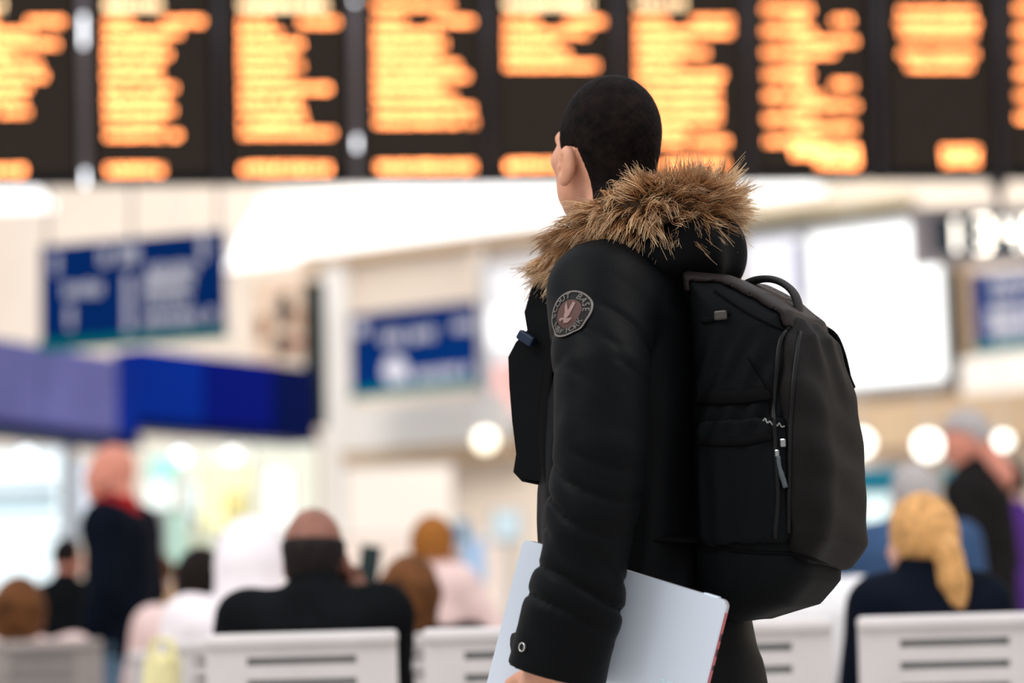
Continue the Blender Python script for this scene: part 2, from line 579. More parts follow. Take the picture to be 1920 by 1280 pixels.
# each panel: name of place, left and right case edge, then rows (y, [(x0, x1), ...]) as the lit pills of the photo
PANELS = [
 ('leftmost departure board, cut by the left picture edge', (-100, 148), [
   ('w', 12, [(-60, 30)]), ('a', 40, [(-60, 12), (35, 138)]), ('a', 62, [(-60, 78)]), ('a', 82, [(-60, 128)]), ('a', 103, [(-60, 45)]), ('a', 121, [(-60, 95)]),
   ('a', 143, [(-60, 105)]), ('a', 164, [(-60, 74)]), ('a', 186, [(-60, 68)]), ('a', 210, [(-60, 73)]), ('a', 320, [(-60, 66)])]),
 ('departure board whose column of amber rows stands second from the left edge', (170, 402), [
   ('w', 10, [(180, 323)]), ('a', 40, [(180, 268), (290, 400)]), ('a', 61, [(180, 358)]), ('a', 82, [(180, 326)]), ('a', 102, [(180, 338)]), ('a', 123, [(180, 322)]),
   ('a', 144, [(180, 322)]), ('a', 165, [(181, 348)]), ('a', 186, [(181, 330)]), ('a', 207, [(182, 344)]), ('a', 229, [(182, 324)]), ('a', 254, [(183, 356)]), ('a', 318, [(184, 327)])]),
 ('departure board with two long amber tails, third from the left edge', (424, 656), [
   ('w', 10, [(432, 635)]), ('a', 42, [(433, 526), (545, 652)]), ('a', 62, [(433, 545)]), ('a', 83, [(433, 586)]), ('a', 103, [(433, 566)]), ('a', 123, [(433, 586)]),
   ('a', 144, [(434, 566)]), ('a', 166, [(434, 637)]), ('a', 187, [(434, 578)]), ('a', 208, [(435, 588)]), ('a', 230, [(435, 592)]), ('a', 250, [(436, 644)]), ('a', 316, [(436, 640)])]),
 ('departure board with stepped amber rows, left of the one behind the man', (678, 908), [
   ('a', 10, [(684, 866)]), ('a', 40, [(686, 778), (798, 905)]), ('a', 62, [(686, 838)]), ('a', 82, [(686, 855)]), ('a', 103, [(687, 842)]), ('a', 122, [(687, 878)]),
   ('a', 143, [(687, 897)]), ('a', 162, [(687, 845)]), ('a', 182, [(688, 873)]), ('a', 204, [(688, 905)]), ('a', 229, [(689, 910)]), ('a', 313, [(691, 908)])]),
 ('departure board directly above the man with a dark empty middle', (922, 1152), [
   ('w', 8, [(930, 1128)]), ('a', 40, [(931, 1026), (1046, 1150)]), ('a', 62, [(931, 1122)]), ('a', 82, [(931, 1062)]), ('a', 102, [(932, 1085)]), ('a', 123, [(932, 1138)]), ('a', 310, [(933, 1130)])]),
 ('departure board partly hidden by the back of the man\'s head', (1166, 1398), [
   ('w', 8, [(1176, 1305)]), ('a', 38, [(1177, 1270), (1284, 1392)]), ('a', 60, [(1177, 1390)]), ('a', 80, [(1178, 1310)]), ('a', 100, [(1178, 1345)]), ('a', 121, [(1178, 1290)]),
   ('a', 141, [(1179, 1375)]), ('a', 162, [(1179, 1368)]), ('a', 184, [(1179, 1370)]), ('a', 205, [(1180, 1369)]), ('a', 226, [(1180, 1368)]), ('a', 245, [(1181, 1305)]), ('a', 266, [(1181, 1385)]), ('a', 308, [(1182, 1380)])]),
 ('departure board with ragged rows of times, right of the man\'s hood', (1410, 1636), [
   ('a', 18, [(1414, 1540)]), ('a', 38, [(1462, 1530), (1545, 1617)]), ('a', 58, [(1415, 1545)]), ('a', 77, [(1464, 1623)]), ('a', 99, [(1416, 1586)]), ('a', 119, [(1465, 1538)]), ('a', 140, [(1417, 1540)]),
   ('a', 158, [(1466, 1535), (1545, 1620)]), ('a', 180, [(1418, 1560)]), ('a', 198, [(1467, 1627)]), ('a', 222, [(1419, 1545)]), ('a', 240, [(1468, 1621)]), ('a', 264, [(1420, 1560)]), ('a', 278, [(1468, 1627)]), ('a', 286, [(1470, 1629)]), ('a', 305, [(1514, 1630)])]),
 ('departure board with a block of four full rows over a dark field', (1658, 1868), [
   ('a', 22, [(1670, 1845)]), ('a', 44, [(1666, 1852)]), ('a', 64, [(1673, 1847)]), ('a', 101, [(1671, 1849)]), ('a', 124, [(1686, 1838)]), ('a', 284, [(1750, 1855)]), ('a', 301, [(1752, 1853)])]),
 ('rightmost departure board, cut by the right picture edge', (1884, 2110), [
   ('a', 16, [(1888, 2060)]), ('a', 58, [(1888, 2050)]), ('a', 98, [(1889, 2060)]), ('a', 138, [(1890, 2040)]), ('a', 180, [(1890, 2060)]), ('a', 220, [(1891, 2050)])]),
]
rng = random.Random(5)
INS = 17.0
for lab, (xa, xb), rows in PANELS:
    ua, _ = board_uv(xa - 6, 170); ub, _ = board_uv(xb + 6, 170)
    uc = (ua + ub) / 2
    t = thing('departure_board', lab, 'display board', B_O + bd * uc, 0)
    Rm = BR
    def loc(u, v, o, uc=uc):
        return bd * (u - uc) + bu * v + bn * o
    wdt = ub - ua
    hgt = 1.75
    box('case', loc(uc, hgt / 2, -0.13), (wdt, 0.22, hgt), M_case, t, Rm, 0.012)
    box('screen', loc(uc, hgt / 2 + 0.01, -0.012), (wdt - 0.07, 0.02, hgt - 0.08), M_face, t, Rm)
    for col, y, segs in rows:
        v = board_uv((xa + xb) / 2, y)[1]
        for (x0, x1) in segs:
            a = board_uv(x0 + INS, y)[0]; b = board_uv(x1 - INS, y)[0]
            if b - a < 0.02:
                b = a + 0.02
            V, F = led_row(a, b, v, 0.05 if (col == 'w' or y > 280) else 0.036, rng)
            o = mesh_obj('text_row', [loc(u, w, 0.002) for u, w in V], F, M_led if col == 'a' else M_ledw, t)
            o['kind'] = 'stuff'
# rows above the photograph's upper edge continue off frame; mullions between the boards, small glowing capsules imitate white glare on them
M_glint = mat('post_glint', (0.9, 0.9, 0.95), 0.3, emit=(0.9, 0.95, 1.0), estr=4.0)  # emission stands in for glare highlights on the posts
for (px, lamps, lab) in ((159, ((60, 95), (336, 66)), 'grey board post with two white glints as glowing capsules, left of the second board'),
                    (413, (), 'plain dark board post between the second and third boards'),
                    (667, ((5, 30), (271, 60)), 'grey board post with white glints as glowing capsules between the third and fourth boards'),
                    (915, (), 'plain dark board post left of the board above the man'),
                    (1159, (), 'plain dark board post just right of the top of the man\'s head'),
                    (1404, (), 'plain dark board post right of the board the head hides'),
                    (1647, (), 'plain dark board post left of the block of four rows'),
                    (1876, (), 'plain dark board post near the right picture edge')):
    u, _ = board_uv(px, 200)
    t = thing('board_post', lab, 'post', B_O + bd * u, 0, 'posts between the departure boards')
    bright = bool(lamps)
    V, F = tube_data([bu * -0.02 + bn * 0.02, bu * 1.75 + bn * 0.02], 0.030, 12, flat=0.7, up=bn)
    mesh_obj('post_shaft', V, F, mat('post_grey', (0.16, 0.14, 0.15), 0.35, 0.3) if bright else M_mull, t, True)
    for (py, hh) in lamps:
        _, v = board_uv(px, py)
        L = max(0.02, (hh - 36) / 340.0)
        V, F = tube_data([bd * 0 + bu * (v - L / 2) + bn * 0.05, bu * (v + L / 2) + bn * 0.05], 0.009, 8)
        mesh_obj('lamp', V, F, M_glint, t, True)  # glowing capsule in place of a glare highlight
# ------------------------------------------------------------------ digital clock
ck = P(1880, 440, 15.2)
t = thing('digital_clock', 'hanging digital clock reading 13:40 in glowing white digits', 'clock', ck)
M_ckcase = mat('clock_case', (0.40, 0.36, 0.37), 0.5)
bm = bmesh.new()
for (cx, cz, sx, sz) in ((.04, .15, 1.24, .05), (.04, -.15, 1.24, .05), (-.505, 0, .13, .27), (.60, 0, .13, .27)):
    add_box(bm, (cx, 0, cz), (sx, .16, sz), bevel=0.006)
bm_obj('frame', bm, M_ckcase, t)
box('face', (.048, 0.02, 0), (1.0, .1, .27), mat('clock_face', (0.006, 0.035, 0.06), 0.4), t)
box('back_cover', (.04, .12, 0), (1.2, .1, .32), M_ckcase, t, bevel=0.01)
M_digit = mat('clock_digit', (0.9, 0.85, 0.75), 0.5, emit=(1.0, 0.92, 0.80), estr=3.8)
seg = {'0': 'abcdef', '1': 'bc', '3': 'abcdg', '4': 'bcfg'}
def digit(chh, cx):
    w, h, s = 0.085, 0.20, 0.028
    pos = {'a': (0, h / 2, w, s), 'g': (0, 0, w, s), 'd': (0, -h / 2, w, s), 'f': (-w / 2, h / 4, s, h / 2), 'b': (w / 2, h / 4, s, h / 2),
           'e': (-w / 2, -h / 4, s, h / 2), 'c': (w / 2, -h / 4, s, h / 2)}
    bm = bmesh.new()
    for k in seg[chh]:
        x, z, sx, sz = pos[k]
        add_box(bm, (cx + x, -.035, z), (sx, .012, sz))
    bm_obj('digit', bm, M_digit, t)
for chh, px in (('1', 1790), ('3', 1838), ('4', 1893), ('0', 1940)):
    digit(chh, (px - 1880) / FPX * 15.2 - (0.045 if chh == '1' else 0))
for z in (0.04, -0.04):
    box('colon_dot', ((1864 - 1880) / FPX * 15.2, -.035, z), (0.018, .012, 0.018), M_digit, t)
V, F = tube_data([(0, 0.05, .16), (0, 0.05, .26), (0, 0.05, .40), (0, 0.05, 3.6)], [.02, .025, .07, .05], 8)
mesh_obj('hanger', V, F, M_dark, t, True)

# ------------------------------------------------------------------ hanging and wall signs
def glyph_line(bm, x0, x1, z, h, y, rng, thick=0.006):
    """a line of small lettering strokes, out of focus in the photograph"""
    x = x0
    while x < x1 - h * 0.3:
        w = h * rng.uniform(0.45, 0.7)
        for k in range(2):
            add_box(bm, (x + w * (0.15 + 0.6 * k), y, z), (h * 0.26, thick, h * rng.choice((0.8, 1.0))))
        add_box(bm, (x + w * 0.45, y, z + h * rng.choice((-0.4, 0.0, 0.4))), (w * 0.8, thick, h * 0.26))
        x += w + h * 0.22
        if rng.random() < 0.13:
            x += h * 0.4

def sign(name, label, TL, TR, BL, Yl, Yr, lines, icons, teal=True, posts=(), cat='sign', M_face=M_signblue):
    a = P(TL[0], TL[1], Yl); b = P(TR[0], TR[1], Yr); c = P(BL[0], BL[1], Yl)
    w = math.hypot(b.x - a.x, b.y - a.y); h = a.z - c.z
    yaw = math.atan2(b.y - a.y, b.x - a.x)
    ctr = Vector(((a.x + b.x) / 2, (a.y + b.y) / 2, (a.z + b.z) / 2 - h / 2))
    t = thing(name, label, cat, ctr, yaw)
    box('panel', (0, 0.03, 0), (w, 0.06, h), M_face, t, bevel=0.008)
    if teal:
        box('teal_edge', (0, 0.02, -h / 2 + 0.03), (w, 0.09, 0.07), M_teal, t)
    r = random.Random(label)
    for (x0, x1, z, hh) in lines:
        bm = bmesh.new()
        glyph_line(bm, (x0 - .5) * w, (x1 - .5) * w, (.5 - z) * h, hh * h, -0.004, r)
        o = bm_obj('lettering', bm, M_signwhite, t)
        o['kind'] = 'stuff'
    for (x, z, s, kind) in icons:
        bm = bmesh.new()
        cx, cz, s = (x - .5) * w, (.5 - z) * h, s * h
        if kind == 'ring':
            bmesh.ops.create_circle(bm, cap_ends=True, radius=s, segments=24, matrix=Matrix.Translation((cx, -0.004, cz)) @ Matrix.Rotation(math.pi / 2, 4, 'X'))
        elif kind == 'person':
            bmesh.ops.create_circle(bm, cap_ends=True, radius=s * .3, segments=16, matrix=Matrix.Translation((cx, -0.004, cz + s * .75)) @ Matrix.Rotation(math.pi / 2, 4, 'X'))
            add_box(bm, (cx, -.004, cz), (s * .6, .006, s * .8)); add_box(bm, (cx, -.004, cz - s * .7), (s * .4, .006, s * .8))
        elif kind == 'bar':
            add_box(bm, (cx, -.004, cz), (s * .12, .006, s))
        elif kind == 'square':
            add_box(bm, (cx, -.004, cz), (s, .006, s))
        bm_obj('pictogram', bm, M_signwhite, t)
    for x in posts:
        V, F = tube_data([((x - .5) * w, .03, h / 2), ((x - .5) * w, .03, h / 2 + 3)], 0.012, 6)
        mesh_obj('hanger', V, F, M_grey, t, True)
    return t

sign('hanging_sign', 'large blue hanging sign with white pictograms, above the blue shop fascia', (75, 462), (416, 430), (75, 657), 16.6, 16.15,
     [(.14, .38, .32 + .13, .13), (.34, .60, .16, .15), (.60, .90, .33, .11), (.58, .86, .47, .14), (.58, .82, .62, .10), (.58, .95, .80, .13)],
     [(.09, .18, .10, 'person'), (.17, .70, .11, 'person'), (.49, .62, .55, 'bar'), (.90, .14, .13, 'person'), (.47, .14, .12, 'square'), (.66, .45, .18, 'square'), (.76, .46, .15, 'square')],
     posts=(.03, .5, .97))
sign('wall_sign', 'blue sign with faint white lettering between pilasters, left of the man', (656, 592), (889, 562), (657, 746), 22.6, 21.9,
     [(.26, .70, .33, .15), (.84, .98, .28, .13), (.45, .98, .82, .13)],
     [(.09, .18, .16, 'square'), (.36, .72, .17, 'ring'), (.36, .60, .10, 'square')])
sign('wall_sign', 'blue sign with dense white lettering under the clock at the right edge', (1820, 508), (2010, 500), (1822, 655), 18.6, 18.2,
     [(.2, .95, .14, .15), (.2, .95, .34, .10), (.15, .95, .55, .17), (.15, .95, .72, .17), (.2, .95, .86, .1)], [(.3, .62, .3, 'square')])

# ------------------------------------------------------------------ backlit posters on the wall
def lightbox(label, px0, py0, px1, py1, out, color, strength, extras=(), frame=M_grey):
    a = on_wall(px0, (py0 + py1) / 2, out); b = on_wall(px1, (py0 + py1) / 2, out)
    tz = on_wall((px0 + px1) / 2, py0, out).z; bz = on_wall((px0 + px1) / 2, py1, out).z
    c = Vector(((a.x + b.x) / 2, (a.y + b.y) / 2, (tz + bz) / 2))
    t = thing('lightbox', label, 'advert', c, math.atan2(wd.y, wd.x))
    w, h = (b - a).length, tz - bz
    bm = bmesh.new()
    for (cx, cz, sx, sz) in ((0, h / 2, w + .06, .06), (0, -h / 2, w + .06, .06), (-w / 2, 0, .06, h), (w / 2, 0, .06, h)):
        add_box(bm, (cx, out / 2 - 0.02, cz), (sx, out - 0.02, sz))
    bm_obj('frame', bm, frame, t)
    box('lit_screen', (0, out / 2, 0), (w - .02, out - .06, h - .02), mat('lit_' + str(len(MATS)), (0.6, 0.6, 0.6), 0.4, emit=color, estr=strength), t)
    for (x, z, sx, sz, ecol, es) in extras:
        box('printed_field', ((x - .5) * w, 0.025, (.5 - z) * h), (sx * w, 0.012, sz * h), mat('lit_' + str(len(MATS)), ecol, 0.4, emit=ecol, estr=es), t)
    return t

lightbox('big blank white backlit advert right of the backpack handle', 1516, 418, 1772, 726, 0.30, (0.95, 1.0, 1.0), 1.25)
lightbox('pale lavender screen between the hood and the white advert', 1396, 440, 1506, 640, 0.22, (0.80, 0.80, 0.90), 0.75,
         [(.86, .35, .2, .5, (0.42, 0.42, 0.55), .6)])
lightbox('white and pink backlit poster just left of the man\'s chest', 908, 486, 1052, 792, 0.22, (0.86, 0.83, 0.86), 0.55,
         [(.5, .40, .9, .22, (1.0, 1.0, 1.0), 0.9), (.5, .78, .8, .30, (0.85, 0.45, 0.40), .6)])

# dark framed post right of the white advert
struct(wall_box('trim_11', 1776, 500, 1786, 722, 0.35, 0.36, mat('dark_frame', (0.05, 0.04, 0.03), 0.5)))

# framed poster with dark figures, above the fascia
pc = P(532, 600, 21.0)
t = thing('poster', 'beige poster with dark brown figures above the right end of the blue fascia', 'poster', pc, math.atan2(wd.y, wd.x))
box('sheet', (0, 0, 0), (0.62, 0.04, 0.75), mat('poster_beige', (0.62, 0.47, 0.36), 0.6), t)
for (x, z, sx, sz, c) in ((-.22, -.05, .13, .24, (.20, .07, .02)), (0.02, .08, .17, .34, (.015, .010, .010)), (.0, -.22, .20, .20, (.012, .010, .008)), (.17, .0, .12, .2, (.45, .27, .18)), (.14, -.22, .2, .1, (.35, .12, .08))):
    bm = bmesh.new()
    bmesh.ops.create_uvsphere(bm, u_segments=16, v_segments=8, radius=.5, matrix=Matrix.Translation((x, -.02, z)) @ Matrix.Diagonal((sx, .012, sz, 1)))
    bm_obj('printed_figure', bm, mat('print_%d' % len(MATS), c, 0.6), t, True)
a = P(588, 520, 20.4)
struct(box('trim_12', (a.x, a.y, (P(588, 530, 20.4).z + P(588, 800, 20.4).z) / 2), (0.17, 0.2, P(588, 530, 20.4).z - P(588, 800, 20.4).z), mat('green_black_post', (0.006, 0.012, 0.010), 0.5)))

# ------------------------------------------------------------------ shop with the blue fascia
fb = P(262, 740, 18.6); fa = P(-90, 735, 16.6); fa = fa + (fa - fb).normalized() * 1.6; fc = P(592, 746, 20.2)
def fascia(name_list, p, q, z0, z1, th, label, mats_, cuts):
    L = math.hypot(q.x - p.x, q.y - p.y)
    t = thing('shop_fascia', label, 'fascia', (p.x, p.y, (z0 + z1) / 2), math.atan2(q.y - p.y, q.x - p.x))
    for (s0, s1), m in zip(cuts, mats_):
        box('fascia_panel', ((s0 + s1) / 2 * L, th / 2, 0), ((s1 - s0) * L - .01, th, z1 - z0), m, t, bevel=.01)
    box('lower_lip', (L / 2, th / 2, (z0 - z1) / 2 - .04), (L, th + .04, .08), M_navy, t)
    return t
z1 = P(100, 650, 17.6).z
fascia(None, fa, fb, P(100, 800, 17.6).z, z1, .35, 'left part of the blue shop fascia, lavender with painted glare', (M_glare, M_glare, M_glare, M_blue), ((0, .34), (.34, .68), (.68, .925), (.925, 1)))
fascia(None, fb, fc, P(430, 800, 19.4).z, P(430, 672, 19.4).z, .30, 'deep blue right part of the shop fascia beside the dark post', (M_blue, mat('deep_blue', (0.0004, 0.005, 0.14), 0.4, spec=0.02), M_navy), ((0, .35), (.35, .75), (.75, 1)))

# shop front below: lit windows, mullions, interior lights and displays
def glow(name, label, cat, px0, py0, px1, py1, Y, color, strength, th=.12, parent=None, bars=()):
    a = P(px0, py0, Y); b = P(px1, py1, Y)
    c = (a + b) / 2
    w, h = abs(b.x - a.x), abs(a.z - b.z)
    t = thing(name, label, cat, c)
    box('frame', (0, .04, 0), (w + .05, th - .04, h + .05), M_grey, t, bevel=.01)
    box('lit_pane', (0, -.02, 0), (w, .06, h), mat('glow_%d' % len(MATS), tuple(min(1, v) * .25 for v in color), .4, emit=color, estr=strength), t)
    if c.z - h / 2 > .15:
        zb2 = -c.z; zt2 = -h / 2
        box('stand', (0, .06, (zb2 + zt2) / 2), (.05, .05, zt2 - zb2), M_grey, t)
    for (z, hh, c2) in bars:
        box('shelf', (0, -.08, (.5 - z) * h), (w * .92, .1, hh * h), mat('shelf_%d' % len(MATS), c2, .5), t)
    return t

glow('shop_window', 'bright cool white shop window at the left edge behind the woman in pink', 'window', -60, 850, 116, 1100, 19.5, (0.84, 0.96, 1.0), 1.30,
     bars=((.30, .09, (.42, .52, .58)), (.42, .05, (.2, .36, .42)), (.60, .04, (.7, .72, .75))))
glow('shop_window', 'narrow pale blue lit window left of the standing bald man', 'window', 142, 868, 196, 1010, 19.8, (0.80, 0.88, 1.0), 0.95)
glow('shop_window', 'wide glowing shop window behind the white hooded person', 'window', 272, 838, 598, 1150, 22.2, (0.90, 0.90, 0.76), 0.88)
a = P(132, 960, 19.2)
struct(box('trim_13', (a.x, a.y, 1.5), (.09, .12, 3.0), mat('mullion_grey', (.30, .31, .33), .4)))
glow('display_panel', 'small turquoise lit panel behind the standing bald man', 'display', 284, 860, 330, 905, 20.4, (0.45, 0.95, 0.82), 1.0)
glow('display_panel', 'pale green lit column left of the shop window glow', 'display', 272, 960, 348, 1060, 20.6, (0.55, 0.80, 0.66), 0.9)
glow('display_panel', 'round-edged yellow lit poster inside the shop', 'display', 378, 872, 470, 990, 21.0, (1.0, 0.95, 0.52), 1.15)
glow('display_panel', 'yellow ochre card inside the shop near the seated bald man', 'display', 425, 925, 455, 965, 20.8, (1.0, 0.85, 0.3), .9)
glow('display_panel', 'tall white lit box inside the shop above the seated bald man', 'display', 502, 884, 546, 985, 20.9, (1.0, 1.0, 0.95), 1.5)
glow('display_panel', 'mint white lit sign just right of the standing bald man\'s head', 'display', 278, 905, 322, 950, 20.2, (0.90, 1.0, 0.95), 1.4)
glow('display_panel', 'grey white product shelf glowing low in the shop, left of the white hooded person', 'display', 352, 1000, 392, 1040, 20.9, (0.80, 0.86, 0.62), .7)
glow('display_panel', 'pale blue lit card between the green column and the yellow poster', 'display', 356, 905, 384, 965, 21.3, (0.78, 0.93, 0.95), 1.0)
glow('display_panel', 'cream lit strip at the top of the shop window', 'display', 400, 842, 470, 868, 21.4, (1.0, 0.98, 0.85), 1.1)
glow('display_panel', 'cyan blue banner right of the red-haired girl', 'banner', 856, 978, 876, 1012, 20.5, (0.0, 0.22, 0.42), .75)
glow('display_panel', 'pale blue banner behind the red-haired girl', 'banner', 858, 1012, 908, 1090, 20.7, (0.42, 0.60, 0.85), .8)
glow('display_panel', 'small pale blue screen between the banners and the man', 'display', 925, 960, 975, 1010, 20.6, (0.62, 0.76, 0.82), .8)
glow('display_panel', 'added glowing panel for the bright cream wall above the brown-haired woman', 'display', 648, 880, 850, 1000, 22.0, (0.95, 0.84, 0.74), .85)  # added panel, its glow imitates a brighter stretch of the wall
glow('shop_window', 'tan lit shop counter front behind the seated crowd', 'counter', 600, 1010, 960, 1240, 21.4, (0.90, 0.74, 0.64), .8)
glow('display_panel', 'teal shop sign beside the backpack at shoulder height', 'display', 1600, 880, 1690, 935, 19.4, (0.0, 0.20, 0.30), .6)
glow('display_panel', 'teal lit panel left of the grey-haired standing man', 'display', 1765, 880, 1800, 935, 19.4, (0.0, 0.24, 0.30), .5)
glow('shop_window', 'bright pale green lit window low beside the backpack', 'window', 1612, 930, 1672, 1010, 19.2, (0.82, 1.0, 0.97), 1.1)
glow('shop_window', 'warm tan lit shop interior behind the people on the right', 'window', 1560, 1010, 1990, 1230, 20.0, (0.62, 0.40, 0.28), .55)

def globe(label, px, py, r, Y, color, strength, stem=.5):
    t = thing('globe_lamp', label, 'lamp', P(px, py, Y), 0, 'globe lamps in the shops')
    bm = bmesh.new()
    bmesh.ops.create_uvsphere(bm, u_segments=20, v_segments=12, radius=r)
    bm_obj('globe', bm, mat('globe_%d' % len(MATS), (.9, .9, .9), .4, emit=color, estr=strength), t, True)
    V, F = tube_data([(0, 0, r * .8), (0, 0, r + .05), (0, 0, r + .06), (0, 0, stem)], [.03, .02, .006, .006], 8)
    mesh_obj('stem', V, F, M_grey, t, True)
    return t
globe('round bluish white lamp under the fascia above the shop window', 338, 856, .058, 20.5, (.75, .90, 1.0), 3.0, 3.4)
globe('small white lamp under the fascia, right of the bluish one', 436, 852, .048, 20.7, (1, 1, .92), 3.0, 3.4)
globe('warm cream lamp on the wall left of the man\'s elbow', 910, 825, .09, 20.2, (1.0, .88, .62), 2.6, 3.4)
globe('white lamp half hidden by the edge of the backpack', 1615, 830, .09, 19.0, (1.0, .98, .86), 3.2, 3.4)
globe('white oval lamp left of the grey-haired standing man', 1740, 835, .10, 18.6, (1.0, .98, .88), 3.4, 3.4)
globe('white lamp right of the grey-haired standing man\'s head', 1881, 826, .06, 18.4, (1.0, .98, .86), 3.4, 3.4)
globe('faint blue lamp at the top of the left shop window', 50, 852, .05, 19.0, (.8, .92, 1.0), 2.5, 3.4)

# ------------------------------------------------------------------ benches
M_seat = mat('pale_grey_steel', (0.62, 0.58, 0.57), 0.45, 0.15, var=0.05, vscale=8)
M_seatb = mat('brown_grey_steel', (0.30, 0.26, 0.24), 0.5, 0.1, var=0.1, vscale=8)
M_leg = mat('bench_leg_steel', (0.14, 0.14, 0.15), 0.4, 0.6)
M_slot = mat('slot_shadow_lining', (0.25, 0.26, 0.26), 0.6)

def backrest_mesh(w=0.475, h=0.40, th=0.022):
    """pressed steel back with three long slots and a rolled top edge; origin at the lower middle"""
    bm = bmesh.new()
    slots = [(h - .045, .020), (h - .10, .020), (h - .155, .020), (h - .21, .020)]
    sx0, sx1 = -w / 2 + .10, w / 2 - .10
    add_box(bm, ((-w / 2 + sx0) / 2, 0, h / 2), (sx0 + w / 2, th, h))
    add_box(bm, ((w / 2 + sx1) / 2, 0, h / 2), (w / 2 - sx1, th, h))
    z = h
    for (zc, zh) in slots:
        t = zc + zh / 2; b = zc - zh / 2
        add_box(bm, ((sx0 + sx1) / 2, 0, (z + t) / 2), (sx1 - sx0, th, z - t))
        z = b
    add_box(bm, ((sx0 + sx1) / 2, 0, z / 2), (sx1 - sx0, th, z))
    return bm

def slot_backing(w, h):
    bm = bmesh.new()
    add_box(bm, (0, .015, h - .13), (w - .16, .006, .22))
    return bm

def rolled_edge(w, h):
    bm = bmesh.new()
    add_box(bm, (0, -.004, h + .006), (w + .006, .040, .034), bevel=.012)
    return bm

def bench(label, x0, Y, ztop, n, material, pitch=.536, w=.47, armrests=True, yaw=0.0):
    t = thing('bench', label, 'bench', (x0, Y, 0), yaw, 'rows of steel waiting seats')
    h = .40
    zb_ = ztop - h - .02
    lean = Matrix.Rotation(math.radians(8), 3, 'X')
    me_b = me_r = me_s = None
    for i in range(n):
        cx = i * pitch + w / 2
        if me_b is None:
            bm = backrest_mesh(w, h)
            for v in bm.verts: v.co = lean @ v.co
            o = bm_obj('backrest', bm, material, t); me_b = o.data
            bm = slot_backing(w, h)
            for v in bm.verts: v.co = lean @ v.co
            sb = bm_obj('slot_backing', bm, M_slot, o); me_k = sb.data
            bm = rolled_edge(w, h)
            for v in bm.verts: v.co = lean @ v.co
            r = bm_obj('rolled_edge', bm, material, o); me_r = r.data
            bm = bmesh.new()
            add_box(bm, (0, .24, -.005), (w, .46, .03), bevel=.012)
            for k in range(3):
                add_box(bm, (0, .12 + .1 * k, .012), (w * .6, .02, .006))
            s = bm_obj('seat', bm, material, t); me_s = s.data
        else:
            o = link(bpy.data.objects.new('backrest', me_b), t)
            r = link(bpy.data.objects.new('rolled_edge', me_r), o)
            link(bpy.data.objects.new('slot_backing', me_k), o)
            s = link(bpy.data.objects.new('seat', me_s), t)
        o.location = (cx, .06, zb_)
        s.location = (cx, .05, .45)
        # bracket that ties back and seat to the beam
        box('bracket', (cx, .06, .42), (.06, .06, .16), M_leg, t)
    L = n * pitch
    box('beam', (L / 2 - .03, .22, .385), (L + .05, .08, .06), M_leg, t, bevel=.008)
    for f in ((.12, .88) if n > 2 else (.2, .8)):
        bm = bmesh.new()
        add_box(bm, (L * f, .22, .19), (.06, .06, .36))
        add_box(bm, (L * f, .22, .015), (.07, .5, .03), bevel=.008)
        bm_obj('leg', bm, M_leg, t)
    if armrests:
        for i in range(n + 1):
            x = i * pitch - (pitch - w) / 2
            V, F = tube_data(spline([(x, .10, .42), (x, .09, .60), (x, .16, .655), (x, .36, .655), (x, .44, .60), (x, .42, .44)], 14), .012, 6)
            mesh_obj('armrest', V, F, M_dark, t, True)
    return t

xA = P(386, 1190, 6.0).x
bench('pale grey steel bench of four slotted seats right behind the man in the parka', xA, 6.0, .893, 4, M_seat)
bench('pale grey steel bench farther back, seen through the gap between nearer seats', P(120, 1190, 7.6).x + .30, 7.65, .90, 6, M_seat, armrests=False)
bench('brownish grey bench at the lower left corner below the woman in pink', P(-260, 1200, 8.9).x, 8.9, .93, 2, M_seatb, pitch=.44, w=.44, armrests=False)

bench('pale grey bench half hidden beneath the black-haired woman', P(380, 1190, 9.1).x - .27, 9.05, .88, 2, M_seat, armrests=False)
bench('pale grey bench half hidden beneath the person in denim', P(1700, 1190, 8.75).x - .5, 8.75, .86, 2, M_seat, armrests=False)
# pale yellow tote bag
c = P(305, 1240, 7.2)
t = thing('tote_bag', 'pale yellow tote bag standing beside the standing man\'s jeans', 'bag', (c.x, c.y, 0.0))
M_bag = mat('pale_yellow_cloth', (.75, .68, .36), .8, var=.08, vscale=10)
sdf_obj('bag_body', lambda p: s_box(p, (0, 0, .43), (.055, .05, .43), .03) + .006 * Waves(3, 25)(p), (-.16, -.12, -.05), (.16, .12, .95), .015, M_bag, t)
for s in (-1, 1):
    tube('handle', spline([(-.03, s * .04, .82), (-.025, s * .035, .89), (.025, s * .035, .89), (.03, s * .04, .82)], 12), .008, M_bag, t, 6)

# ------------------------------------------------------------------ people
M_skin = mat('skin_light', (.60, .33, .24), .5, var=.06, vscale=30, sss=.05)
M_skinpink = mat('skin_pink', (.70, .28, .195), .5, var=.06, vscale=30, sss=.05)
M_shoe = mat('black_shoe', (.015, .015, .016), .5, spec=.03)

